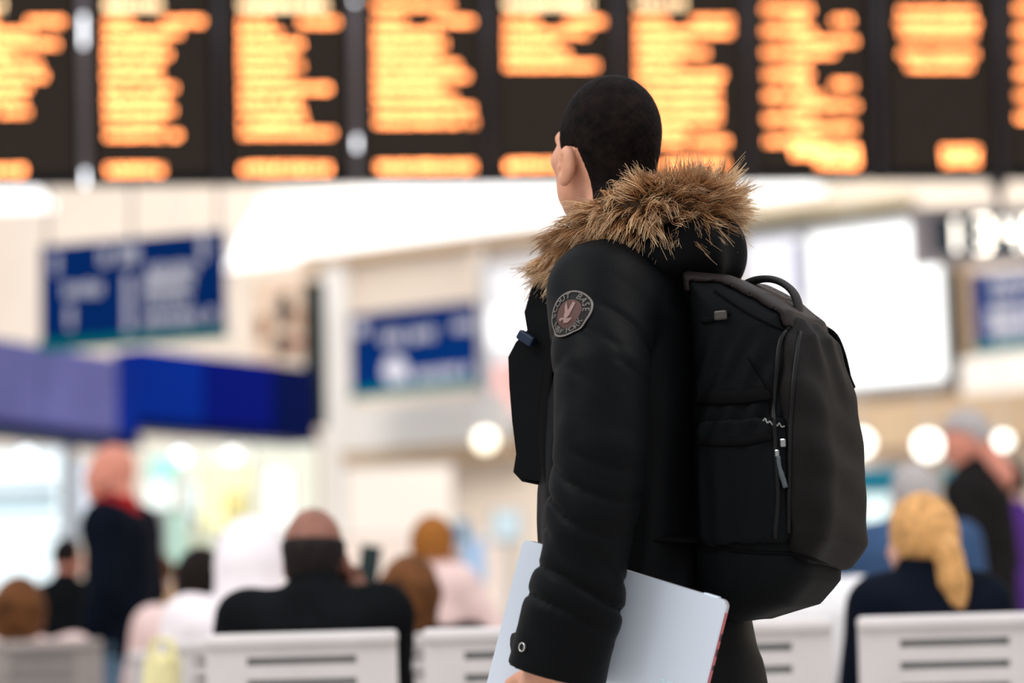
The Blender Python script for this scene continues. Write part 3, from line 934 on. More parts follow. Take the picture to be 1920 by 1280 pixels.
def head_sdf(q, detail=True):
    """q: head frame, x right, y forward, z up, origin at the skull centre; crown at z = .105"""
    d = s_ell(q, (0, -.014, .006), (.076, .096, .099))
    d = smin(d, s_ell(q, (0, .036, -.045), (.066, .062, .085)), .03)
    d = smin(d, s_ell(q, (0, .045, -.098), (.054, .046, .040)), .03)
    d = smin(d, s_ell(q, (0, .082, -.118), (.022, .018, .018)), .02)
    d = smin(d, s_cone(q, (0, -.035, -.05), (0, -.055, -.21), .055, .062), .03)
    if detail:
        ax = np.abs(q[..., 0])
        m = np.stack([ax, q[..., 1], q[..., 2]], -1)
        d = smin(d, s_cone(m, (.0, .092, .002), (.038, .080, .004), .012, .011), .015)      # brow
        d = smin(d, s_ell(m, (.047, .062, -.038), (.020, .022, .016)), .02)                 # cheekbone
        d = smax(d, -s_ell(m, (.031, .098, -.016), (.017, .014, .012)), .012)               # eye socket
        d = smin(d, s_cone(q, (0, .094, -.012), (0, .112, -.050), .008, .012), .010)        # nose
        d = smin(d, s_ell(m, (.013, .102, -.054), (.009, .010, .008)), .006)
        d = smin(d, s_ell(q, (0, .094, -.080), (.024, .010, .006)), .006)                   # lips
        d = smin(d, s_ell(q, (0, .092, -.090), (.021, .011, .006)), .006)
        d = smax(d, -s_ell(q, (0, .105, -.0855), (.022, .006, .0016)), .003)
        # ear
        e = s_ell(m, (.081, .006, -.054), (.013, .021, .034))
        e = smax(e, -s_ell(m, (.095, .014, -.051), (.012, .013, .023)), .004)
        e = smin(e, s_ell(m, (.085, .022, -.059), (.004, .005, .007)), .004)
        e = smin(e, s_ell(m, (.079, .014, -.080), (.008, .010, .011)), .006)
        d = smin(d, e, .006)
    return d

def hair_sdf(q, style):
    cr = s_ell(q, (0, -.014, .006), (.076, .096, .099))
    y, z = q[..., 1], q[..., 2]
    if style == 'short':
        d = cr - .010
        line = np.where(y > .02, .052 - (y - .02) * .1, np.where(y > -.02, .01, -.055))
        d = smin(d, s_ell(q, (0, -.055, -.055), (.058, .045, .055)), .03)
        return smax(d, line - z, .01)
    if style == 'fringe':
        d = smin(cr - .008, s_ell(q, (0, -.06, -.05), (.060, .045, .055)), .03)
        d = smax(d, z - .022 + .25 * y, .02)
        d = smax(d, y - .045, .01)
        return smax(d, np.where(y > -.02, -.04, -.125) - z, .01)
    if style == 'long':
        d = smin(cr - .016, s_cone(q, (0, -.045, -.02), (0, -.055, -.24), .095, .088), .05)
        d = smax(d, -s_ell(q, (0, .10, -.07), (.062, .085, .10)), .02)
        return d + .004 * np.sin(q[..., 0] * 220)
    if style == 'bun':
        d = smax(cr - .014, np.where(y > .03, .04, -.07) - z, .012)
        return smin(d, s_ell(q, (0, -.05, .11), (.04, .04, .035)), .02)
    if style == 'pony':
        d = smin(cr - .014, s_ell(q, (0, -.055, -.03), (.068, .055, .07)), .03)
        d = smax(d, np.where(y > .03, .045, -.075) - z, .012)
        d = smin(d, s_chain(q, [(0, -.100, -.03), (.008, -.125, -.055), (.012, -.125, -.14), (.014, -.115, -.26)], [.030, .036, .044, .022]), .02)
        return d + .0025 * np.sin(q[..., 0] * 260 + 30 * z)
    if style == 'hood':
        d = smin(cr - .035, s_cone(q, (0, -.05, -.05), (0, -.06, -.20), .10, .13), .06)
        return smax(d, -s_ell(q, (0, .10, -.03), (.075, .09, .11)), .02)
    return cr + 1

def rot3(rx=0, ry=0, rz=0):
    return np.array(Matrix.Rotation(rz, 3, 'Z') @ Matrix.Rotation(ry, 3, 'Y') @ Matrix.Rotation(rx, 3, 'X'), f32)

def person(label, px, Y, top_py, yaw, pose, skin, top, bottom, hair, hairmat, head_yaw=0, head_pitch=0, arms='down', lean=0.0, hx=0.0, h=.0155, shoulder=1.0, hs=None):
    """one passer-by: body, clothes, hair and shoes; the height comes from the crown's pixel"""
    base = P(px, 1200, Y)
    H = P(px, top_py, Y).z
    t = thing('person', label, 'person', (base.x, Y, 0), math.radians(yaw), 'people waiting in the station')
    if pose == 'stand':
        s = H / 1.76
        pel = .93 * s; ch = 1.24 * s; sh = 1.44 * s
        knees = [(-.10 * s, .01, .50 * s), (.10 * s, .02, .50 * s)]
        ank = [(-.11 * s, -.02, .08), (.11 * s, .0, .08)]
    else:
        s = 1.0
        pel = .56; sh = H - .275; ch = (pel + sh) / 2 + .06
        knees = [(-.12, .44, .52), (.12, .44, .52)]
        ank = [(-.12, .44, .08), (.12, .46, .08)]
    s = min(max(s, .75), 1.05)
    hs = hs or s
    fwd = lean
    sw = .185 * s * shoulder
    neck = (hx * .6, .02 + fwd, sh + .05 * s)
    hc = np.array((hx, .05 + fwd, H - .105 * hs), f32)
    Rh = rot3(math.radians(head_pitch), 0, math.radians(head_yaw))
    S = [(-sw, fwd, sh - .02), (sw, fwd, sh - .02)]
    if pose == 'stand':
        E = [(-sw - .06, -.03, sh - .30 * s), (sw + .06, -.03, sh - .30 * s)]
        Wr = [(-sw - .05, .06, sh - .54 * s), (sw + .05, .06, sh - .54 * s)]
    else:
        E = [(-sw - .06, fwd + .02, sh - .28), (sw + .06, fwd + .02, sh - .28)]
        Wr = [(-.10, .26, pel + .10), (.10, .26, pel + .10)]
    if 'phoneR' in arms:
        E[1] = (sw + .09, fwd + .14, sh - .20); Wr[1] = (sw + .01, fwd + .22, sh + .03)
    if 'chinR' in arms:
        E[1] = (sw - .01, fwd + .20, sh - .22); Wr[1] = (.115, fwd + .13, sh - .02)
    if 'phoneL' in arms:
        E[0] = (-sw - .06, fwd + .16, sh - .20); Wr[0] = (-.12, fwd + .26, sh - .02)
    if 'reachR' in arms:
        E[1] = (sw + .14, fwd + .02, sh - .22); Wr[1] = (sw + .27, fwd + .08, sh - .40)
    def hand(p, k):
        w = np.array(Wr[k], f32); e = np.array(E[k], f32)
        d = (w - e) / np.linalg.norm(w - e)
        side = np.cross(d, (0, 1, .3)); side /= np.linalg.norm(side)
        pal = w + d * .07
        r = smin(s_cone(p, w, pal, .024, .032), s_cone(p, pal, pal + d * .02, .034, .030), .02)
        for j in range(4):
            o = side * (j - 1.5) * .018
            r = np.minimum(r, s_chain(p, [pal + o, pal + o + d * .045, pal + o * .9 + d * (.08 - .008 * abs(j - 1.3))], [.011, .010, .008]))
        r = np.minimum(r, s_chain(p, [w + d * .02, w + d * .05 + side * .045, w + d * .085 + side * .05], [.014, .012, .009]))
        return r
    def f_body(p):
        q = (p - hc) @ Rh / hs
        d = head_sdf(q) * hs
        d = smin(d, s_cone(p, hc - np.array((0, .05, .14 * s), f32), neck, .052 * s, .052 * s), .02)
        d = smin(d, s_cone(p, (neck[0], neck[1], neck[2] - .06), (0, .0 + fwd, ch), .055 * s, .105 * s), .03)
        d = smin(d, s_cone(p, (0, fwd, ch), (0, 0, pel), .12 * s, .13 * s), .06)
        for k in (0, 1):
            d = smin(d, s_chain(p, [S[k], E[k], Wr[k]], [.045 * s, .036 * s, .024 * s]), .04)
            d = smin(d, s_chain(p, [(-.09 * s if k == 0 else .09 * s, 0, pel), knees[k], ank[k]], [.075 * s, .052 * s, .036 * s]), .04)
            d = smin(d, hand(p, k), .012)
        return d
    wv = Waves(int(px), 16); wv2 = Waves(int(px) + 3, 38)
    def f_top(p):
        zs = [pel - .08, pel + .05, ch, sh - .04, sh + .045 * s]
        yy = [0, 0, fwd * .6, fwd, fwd + .01]
        d = s_loft(p, zs, [.185 * s, .18 * s, .19 * s, .195 * s * shoulder, .085 * s], [.14 * s, .135 * s, .14 * s, .125 * s, .075 * s], [0] * 5, yy)
        for k in (0, 1):
            d = smin(d, s_chain(p, [S[k], E[k], Wr[k]], [.082 * s, .066 * s, .050 * s]), .05)
        d = smin(d, s_cone(p, (-sw * .9, fwd, sh - .03), (sw * .9, fwd, sh - .03), .075 * s, .075 * s), .06)
        d = smin(d, s_cone(p, (neck[0] * .5, neck[1] - .01, sh), (neck[0], neck[1] - .005, sh + .075 * s), .095 * s, .070 * s), .04)
        return d + .006 * wv(p) + .002 * wv2(p)
    def f_bot(p):
        d = s_ell(p, (0, 0, pel), (.165 * s, .135 * s, .12 * s))
        for k in (0, 1):
            sx = -.09 * s if k == 0 else .09 * s
            d = smin(d, s_chain(p, [(sx, 0, pel - .03), knees[k], ank[k]], [.095 * s, .072 * s, .058 * s]), .04)
        return smax(d + .004 * wv(p), .05 - p[..., 2], .01)
    lo = (-.62, -.42, -.03); hi = (.62, .62, H + .06)
    body = sdf_obj('body', f_body, lo, hi, h * .8, skin, t)
    sdf_obj('jacket', f_top, lo, (.62, .62, sh + .2), h, top, t)
    sdf_obj('trousers', f_bot, lo, (.62, .62, pel + .18), h, bottom, t)
    for k in (0, 1):
        a = ank[k]
        sdf_obj('shoe', lambda p: np.maximum(smin(s_cone(p, (a[0], a[1] - .04, .045), (a[0], a[1] + .14, .035), .045, .036), s_cone(p, a, (a[0], a[1], .11), .046, .05), .03), .002 - p[..., 2]),
                (a[0] - .1, a[1] - .14, -.02), (a[0] + .1, a[1] + .26, .2), .014, M_shoe, t)
    if hair:
        hl = hc - .38; hh = hc + .25
        sdf_obj('hair' if hair != 'hood' else 'hood', lambda p: hair_sdf((p - hc) @ Rh / hs, hair) * hs, hl, hh, .010, hairmat, t)
    return t

M_black = mat('black_coat', (.005, .0055, .0065), .75, spec=.03, var=.2, vscale=12)
M_navyc = mat('navy_jacket', (.0035, .0055, .011), .75, spec=.03, var=.2, vscale=12)
M_denim = mat('denim_jacket', (.035, .075, .16), .8, var=.2, vscale=20)
M_jeans = mat('blue_jeans', (.10, .17, .24), .8, var=.25, vscale=25)
M_pink = mat('pale_pink_knit', (.82, .60, .56), .9, var=.08, vscale=20)
M_white = mat('white_pink_fleece', (.88, .80, .82), .9, var=.05, vscale=15)
M_whitej = mat('white_jacket', (.80, .78, .78), .8, var=.05, vscale=15)
M_purple = mat('purple_jacket', (.09, .03, .20), .7, spec=.03, var=.15, vscale=12)
M_tanc = mat('camel_coat', (.55, .33, .18), .85, var=.1, vscale=15)
M_charc = mat('charcoal_coat', (.014, .012, .012), .8, spec=.03, var=.15, vscale=12)
M_red = mat('red_scarf', (.36, .008, .010), .85, var=.1, vscale=30)
H_brown = mat('brown_hair', (.11, .042, .014), .6, spec=.08, var=.65, vscale=14)
H_dark = mat('dark_hair', (.014, .010, .009), .5, spec=.03, var=.2, vscale=40)
H_grey = mat('grey_hair', (.42, .38, .37), .6, var=.15, vscale=40)
H_darkgrey = mat('dark_grey_fringe', (.020, .016, .015), .6, spec=.03, var=.3, vscale=40)
H_blond = mat('blonde_hair', (.56, .29, .10), .5, var=.35, vscale=45)
H_red = mat('ginger_hair', (.34, .125, .026), .6, spec=.08, var=.35, vscale=40)

man = person('bald man standing on the left in a navy jacket, red scarf and jeans', 228, 10.4, 832, 74, 'stand', M_skinpink, M_navyc, M_jeans, None, None, head_yaw=8, shoulder=.92)
# red scarf
Hs = P(228, 832, 10.4).z
sdf_obj('scarf', lambda p: np.abs(s_loft(p, [Hs - .30, Hs - .27, Hs - .235], [.098, .086, .074], [.10, .088, .08], [0, 0, 0], [.02, .02, .03])) - .012,
        (-.2, -.2, Hs - .36), (.2, .25, Hs - .14), .010, M_red, man)

bald = person('seated balding man in a black jacket, seen from behind in the middle', 588, 6.33, 948, -4, 'sit', mat('skin_bald', (.23, .10, .07), .42, var=.25, vscale=18), M_black, M_black, 'fringe', H_darkgrey,
              head_yaw=-6, head_pitch=12, arms='chinR', h=.012, shoulder=.95)
person('seated woman with wavy brown hair and black coat, right of the balding man', 766, 7.9, 1046, -8, 'sit', M_skin, M_black, M_black, 'long', H_brown, head_yaw=5, arms='phoneL', shoulder=1.1)
person('person in a white hooded top seated left of the balding man', 468, 7.95, 985, -10, 'sit', M_skinpink, M_white, M_jeans, 'hood', M_white, shoulder=1.15)
person('woman with long black hair seated left of the white hooded person', 380, 9.3, 1030, 20, 'sit', M_skin, M_pink, M_black, 'long', H_dark, head_yaw=0)
person('woman with brown hair and pale pink knit at the lower left corner', 32, 9.2, 1085, 0, 'sit', M_skin, M_pink, M_black, 'long', H_brown, shoulder=1.15)
person('person in black standing behind the bald man\'s back', 118, 12.0, 1008, -20, 'stand', M_skinpink, M_black, M_black, 'short', H_dark, shoulder=.7)
person('child in a camel coat half hidden behind the standing bald man', 312, 12.4, 1040, 60, 'stand', M_skin, M_tanc, M_black, 'short', H_brown, shoulder=.9)
person('red-haired girl in pale pink with one arm stretched out, right of the brown-haired woman', 812, 10.0, 968, -12, 'stand', M_skin, M_pink, M_jeans, 'short', H_red, arms='reachR', shoulder=.8, hs=1.1)
person('woman with a long blonde ponytail seated on the right, seen from behind', 1748, 6.55, 930, 12, 'sit', M_skin, M_navyc, M_black, 'pony', H_blond, head_yaw=10, head_pitch=-4, h=.012, shoulder=.78)
person('grey-haired person in a denim jacket seated left of the blonde woman', 1700, 9.0, 872, 0, 'sit', M_skinpink, M_denim, M_jeans, 'short', H_grey, hx=.06, shoulder=1.12)
person('grey-haired man standing on the right in a long dark coat, head bowed', 1850, 10.3, 770, 62, 'stand', M_skinpink, M_charc, M_black, 'short', H_grey, head_yaw=25, head_pitch=-25, shoulder=1.0)
person('person in a purple jacket at the right picture edge', 1915, 11.6, 862, 20, 'stand', M_skin, M_purple, M_black, 'short', H_dark, shoulder=1.0)
person('person in a white jacket seated half hidden behind the bottom of the backpack', 1505, 7.95, 968, 0, 'sit', M_skin, M_whitej, M_jeans, 'short', H_brown, shoulder=1.05)

# phone in the hand of the person behind the balding man
c = P(692, 1062, 8.22)
t = thing('mobile_phone', 'dark mobile phone held up by the brown-haired woman, right of the balding man\'s ear', 'phone', c, math.radians(15))
box('phone_body', (0, 0, 0), (.072, .010, .145), mat('phone_dark', (.02, .035, .035), .3), t, R=Matrix.Rotation(.15, 3, 'Y'), bevel=.004)
box('phone_screen', (0, .0055, 0), (.064, .002, .13), M_dark, t, R=Matrix.Rotation(.15, 3, 'Y'))

# ------------------------------------------------------------------ the man in the parka
TH = math.radians(63)
OB = P(1205, 640, 4.2)
OB = Vector((OB.x, 4.2, 0))
fw_ = Vector((-math.sin(TH), math.cos(TH), 0)); rt_ = Vector((math.cos(TH), math.sin(TH), 0))
def w2l(p):
    r = Vector(p) - OB
    return Vector((r.dot(rt_), r.dot(fw_), r.z))
def l2w(p):
    return OB + rt_ * p[0] + fw_ * p[1] + Vector((0, 0, p[2]))
def LX(px, py, xl):
    """where the ray of a photo pixel meets the man's own side plane x = xl"""
    o = Vector((0, 0, CAM_H)); d = P(px, py, 1.0) - o
    t = (xl - (o - OB).dot(rt_)) / d.dot(rt_)
    return w2l(o + d * t)
T_MAN = Matrix.Translation(OB) @ Matrix.Rotation(TH, 4, 'Z')

def l_bvh(o):
    me = o.data
    return BVHTree.FromPolygons([l2w(v.co) for v in me.vertices], [tuple(p.vertices) for p in me.polygons])

man = thing('person', 'young man with cropped black hair in a black parka, seen from behind in the foreground', 'person', OB, TH)

M_parka = mat('black_parka_cloth', (.0030, .0034, .0039), .52, bump=.12, bscale=420, spec=.05)
M_lining = mat('parka_lining', (.006, .006, .007), .8)
M_mskin = mat('man_skin', (.56, .275, .175), .48, var=.10, vscale=35, bump=.05, bscale=300, sss=.08)
M_mhair = mat('cropped_black_hair', (.0062, .0038, .0032), .65, var=.7, vscale=45, bump=.35, bscale=420, spec=.04)

# --- head and body
hc_w = P(1132, 148, 4.19)
hc = np.array(w2l(Vector((hc_w.x, 4.19, hc_w.z - .108))), f32)
R_head = rot3(math.radians(5), 0, math.radians(-27))
neck_l = (0.0, .0, hc[2] - .24)
def man_head(p):
    q = (p - hc) @ R_head
    d = head_sdf(q)
    d = smin(d, s_cone(p, hc + np.array((0, -.05, -.13), f32), (0, -.02, 1.46), .060, .075), .03)
    d = smin(d, s_ell(p, (0, -.01, 1.40), (.17, .085, .075)), .08)
    return d
vh, fh = surface(man_head, hc + np.array((-.20, -.19, -.36), f32), hc + np.array((.20, .19, .13), f32), .0034)

arm_px = [(1122, 548, -.185, .082), (1126, 700, -.265, .079), (1120, 850, -.295, .076), (1107, 950, -.305, .074), (1092, 1045, -.310, .071), (1064, 1150, -.312, .075), (1038, 1262, -.312, .074)]
arm = [LX(a, b, c) for a, b, c, r in arm_px]
arm_r = [r for *_, r in arm_px]
rarm = [Vector((.185, 0, 1.43)), Vector((.27, -.02, 1.27)), Vector((.29, -.02, 1.12)), Vector((.28, .05, .98)), Vector((.26, .14, .86))]
rarm_r = [.082, .078, .075, .072, .07]

wrist = LX(1045, 1225, -.312)
LAPX = -.226                                           # the laptop rests against his side in this plane
lap_tl = LX(985, 1010, LAPX); lap_tr = LX(1366, 1126, LAPX)
e1 = (lap_tr - lap_tl).normalized()
e2 = Vector((0, e1.z, -e1.y)); e2 = e2 if e2.z < 0 else -e2
LAP_W, LAP_H = (lap_tr - lap_tl).length, .262
grip = lap_tl + e1 * .105 + e2 * LAP_H                  # where the fingers pass under the lower edge

def man_hand(p):
    w = wrist
    kn = grip + Vector((-.030, .0, -.004))
    d = s_cone(p, w + (arm[-2] - arm[-1]).normalized() * .10, w, .031, .027)
    ax = (kn - w).normalized()
    fd = e1 * 1.0                                      # fingers are spread along the laptop edge
    mid = (w + kn) / 2
    d = smin(d, s_cone(p, w, mid, .028, .034), .03)
    for j in range(4):
        o = fd * ((j - 1.5) * .021)
        d = smin(d, s_cone(p, mid + o * .5, kn + o, .020, .0125), .018)
    f = None
    L = (.95, 1.08, 1.0, .8)
    for j in range(4):
        o = fd * ((j - 1.5) * .0215)
        a = kn + o
        b = grip + o + Vector((.002, 0, 0)) + e2 * .016
        c = grip + o + Vector((.030, 0, 0)) + e2 * (.002 - .006 * L[j])
        g = grip + o + Vector((.034, 0, 0)) - e2 * (.026 * L[j])
        e = s_chain(p, [a, b, c, g], [.0115, .0105, .0095, .0080])
        f = e if f is None else np.minimum(f, e)
    d = smin(d, f, .008)
    th0 = w + (mid - w) * .5 - fd * .012
    d = smin(d, s_chain(p, [th0, mid - fd * .040 + Vector((.012, 0, 0)), kn - fd * .058 - e2 * .030 + Vector((.016, 0, 0)), kn - fd * .066 - e2 * .006 + Vector((.014, 0, 0))], [.018, .014, .0115, .009]), .012)
    return d
gw = np.array(grip, f32)
vg, fg = surface(man_hand, gw + np.array((-.20, -.16, -.06), f32), gw + np.array((.12, .16, .20), f32), .0034)

def man_core(p):
    d = s_loft(p, [.80, .95, 1.20, 1.38], [.14, .135, .15, .13], [.09, .09, .10, .07], [0, 0, 0, 0], [0, 0, 0, 0])
    d = smin(d, s_ell(p, (0, -.01, 1.40), (.16, .08, .07)), .08)
    d = smin(d, s_chain(p, arm[:-1] + [wrist], [.05, .045, .045, .042, .036, .032, .027]), .03)
    d = smin(d, s_chain(p, rarm + [Vector((.255, .16, .82))], [.05, .045, .045, .04, .032, .027]), .03)
    d = smin(d, s_cone(p, (.255, .16, .82), (.25, .18, .74), .030, .024), .02)
    for j in range(4):
        d = smin(d, s_chain(p, [(.25 + .0 * j, .155 + .018 * j, .75), (.245, .16 + .018 * j, .70), (.235, .155 + .018 * j, .665)], [.011, .010, .008]), .008)
    d = smin(d, s_chain(p, [(.25, .15, .79), (.245, .125, .75), (.24, .125, .71)], [.014, .012, .009]), .01)
    for s_ in (-1, 1):
        d = smin(d, s_chain(p, [(s_ * .09, -.01, .86), (s_ * .10, .0, .50), (s_ * .11, -.03, .09)], [.08, .055, .04]), .05)
    return d
vc, fc_ = surface(man_core, (-.45, -.30, .02), (.45, .32, 1.50), .011)
vv = np.concatenate([vh, vg, vc]); ff = np.concatenate([fh, fg + len(vh), fc_ + len(vh) + len(vg)])
body = np_mesh('body', vv, ff, M_mskin, man)

# --- eyes
for s_ in (-1, 1):
    c = hc + R_head @ np.array((s_ * .031, .0815, -.016), f32)
    bm = bmesh.new()
    bmesh.ops.create_uvsphere(bm, u_segments=16, v_segments=10, radius=.012, matrix=Matrix.Translation(tuple(c)))
    e = bm_obj('eye', bm, mat('eye_white', (.7, .66, .62), .25), man, True)
    bm = bmesh.new()
    c2 = hc + R_head @ np.array((s_ * .031, .0930, -.016), f32)
    bmesh.ops.create_uvsphere(bm, u_segments=12, v_segments=8, radius=.0055, matrix=Matrix.Translation(tuple(c2)) @ Matrix(R_head.tolist()).to_4x4() @ Matrix.Diagonal((1, .3, 1, 1)))
    bm_obj('iris', bm, mat('iris_brown', (.03, .015, .008), .2), e, True)
    # brow
    pts = [hc + R_head @ np.array((s_ * x, y, z), f32) for x, y, z in ((.014, .104, .008), (.030, .099, .014), (.047, .084, .010))]
    tube('eyebrow', [Vector(tuple(map(float, q))) for q in pts], [.003, .0035, .002], M_mhair, man, 6)

# --- hair
def man_hair(p):
    q = (p - hc) @ R_head
    d = s_ell(q, (0, -.014, .006), (.076, .096, .099))
    d = smin(d, s_ell(q, (0, .036, -.045), (.066, .062, .085)), .03)
    d = smin(d, s_cone(q, (0, -.035, -.05), (0, -.055, -.21), .055, .062), .03)
    y, z = q[..., 1], q[..., 2]
    line = np.interp(y, [-.2, -.060, -.042, -.030, -.014, .022, .030, .036, .044, .052, .066, .2], [-.175, -.172, -.112, -.066, -.026, -.020, -.026, -.024, -.004, .026, .048, .060])
    thick = .0015 + .0045 * np.clip((z - line) / .03, 0, 1)
    d = d - thick + .0008 * np.sin(q[..., 0] * 400) * np.sin(q[..., 1] * 370) * np.sin(q[..., 2] * 390)
    return smax(d, line - z + .0015 * np.sin(y * 900) , .003)
sdf_obj('hair', man_hair, hc + np.array((-.12, -.15, -.17), f32), hc + np.array((.12, .13, .13), f32), .0034, M_mhair, man)

# --- parka
wvA, wvB, wvC = Waves(21, 13), Waves(22, 34), Waves(23, 75)
T_z = [.70, .80, .95, 1.10, 1.25, 1.38, 1.455, 1.50]
T_a = [.212, .203, .195, .195, .195, .190, .145, .095]
T_b = [.178, .174, .172, .168, .158, .130, .100, .078]
T_c = [-.010, -.008, .018, .026, .020, -.005, -.02, -.02]
cuff_c = LX(1034, 1262, -.312); cuff_n = (arm[-1] - arm[-2]).normalized()
A = [np.array(a, f32) for a in arm]
def arm_axis(p):
    """parameter along the near sleeve in metres from the shoulder, and the direction around it"""
    best = None
    s0 = 0.0
    for i in range(len(A) - 1):
        ab = A[i + 1] - A[i]; L = float(np.linalg.norm(ab))
        t = np.clip(((p - A[i]) @ ab) / (L * L), 0, 1)
        c = A[i] + t[..., None] * ab
        d = np.linalg.norm(p - c, axis=-1) - (arm_r[i] + (arm_r[i + 1] - arm_r[i]) * t)
        s = s0 + t * L
        if best is None:
            best, S, Cn = d, s, p - c
        else:
            m = d < best
            best = np.where(m, d, best); S = np.where(m, s, S); Cn = np.where(m[..., None], p - c, Cn)
        s0 += L
    return best, S, Cn
def parka(p):
    tor = s_loft(p, T_z, T_a, T_b, [0] * 8, T_c)
    for s_ in (-1, 1):
        tor = smin(tor, s_cone(p, (s_ * .07, -.015, 1.462), (s_ * .175, -.005, 1.420), .062, .076), .05)
    tor = tor + .007 * wvA(p) + .0022 * wvB(p)
    # vertical drag folds on the side of the body under the arm
    y = p[..., 1]
    tor = tor + .004 * np.sin(y * 95 + 2.5 * np.sin(p[..., 2] * 6)) * np.clip((1.3 - p[..., 2]) * 3, 0, 1)
    d, s, cn = arm_axis(p)
    ang = np.arctan2(cn[..., 0], cn[..., 1] + 1e-6)
    # gathered creases at the elbow, above the cuff and under the shoulder
    g1 = np.exp(-((s - .40) / .075) ** 2); g2 = np.exp(-((s - .535) / .045) ** 2); g3 = np.exp(-((s - .13) / .06) ** 2)
    fr = np.cos(ang - .3) * .5 + .5
    na = wvA(p); nb_ = wvB(p)
    def groove(ph, sharp=2.2):
        return (1 - np.abs(np.sin(ph))) ** sharp
    w1 = groove(s * 62 + 1.5 * np.sin(ang + .5) + .9 * na)
    w2 = groove(s * 70 - 1.3 * np.sin(ang + .2) + .9 * na + 1.0)
    w3 = groove(s * 45 + 1.9 * np.sin(ang + 1.8) + .8 * na)
    d = d + .0125 * g1 * (w1 - .3) * (.35 + .65 * fr) + .0115 * g2 * (w2 - .3) + .007 * g3 * (w3 - .3)
    d = d + .0020 * nb_ + .0009 * wvC(p) + .0045 * na
    # seam of a turned cuff
    cut = (p - np.array(cuff_c, f32)) @ np.array(cuff_n, f32)
    d = smax(d, cut, .006)
    d = smax(d, -np.maximum(d + .010, -.09 - cut), .003)            # hollow sleeve end
    d2 = s_chain(p, rarm, rarm_r) + .004 * wvA(p) + .002 * wvB(p)
    cut2 = (p - np.array((.257, .15, .84), f32)) @ np.array((rarm[-1] - rarm[-2]).normalized(), f32)
    d2 = smax(d2, cut2, .006)
    o = smin(tor, d, .05) * np.clip((p[..., 2] - 1.32) * 8, 0, 1) + smin(tor, d, .016) * (1 - np.clip((p[..., 2] - 1.32) * 8, 0, 1))
    o = smin(o, d2, .022)
    # stand collar around the neck
    col = np.abs(s_loft(p, [1.44, 1.50, 1.555], [.105, .088, .086], [.10, .084, .08], [0, 0, 0], [.0, .02, .035])) - .010
    return smin(o, col, .02)
parka_o = sdf_obj('parka', parka, (-.42, -.24, .685), (.40, .235, 1.575), .0056, M_parka, man)

# --- hood lying on the back
def hood(p):
    q = p.copy()
    d = s_ell(p, (0, -.092, 1.490), (.145, .082, .066))
    d = smin(d, s_ell(p, (0, -.132, 1.520), (.110, .056, .055)), .04)
    d = smin(d, s_ell(p, (-.105, -.02, 1.500), (.050, .095, .040)), .05)
    d = smin(d, s_ell(p, (.105, -.02, 1.505), (.050, .095, .040)), .05)
    d = smax(d, -s_ell(p, (0, .02, 1.585), (.098, .135, .075)), .03)
    return d + .005 * wvA(p) + .0026 * wvB(p) + .004 * np.sin(p[..., 0] * 60 + 40 * p[..., 2])
hood_o = sdf_obj('hood', hood, (-.22, -.26, 1.38), (.22, .14, 1.63), .0056, M_parka, man)

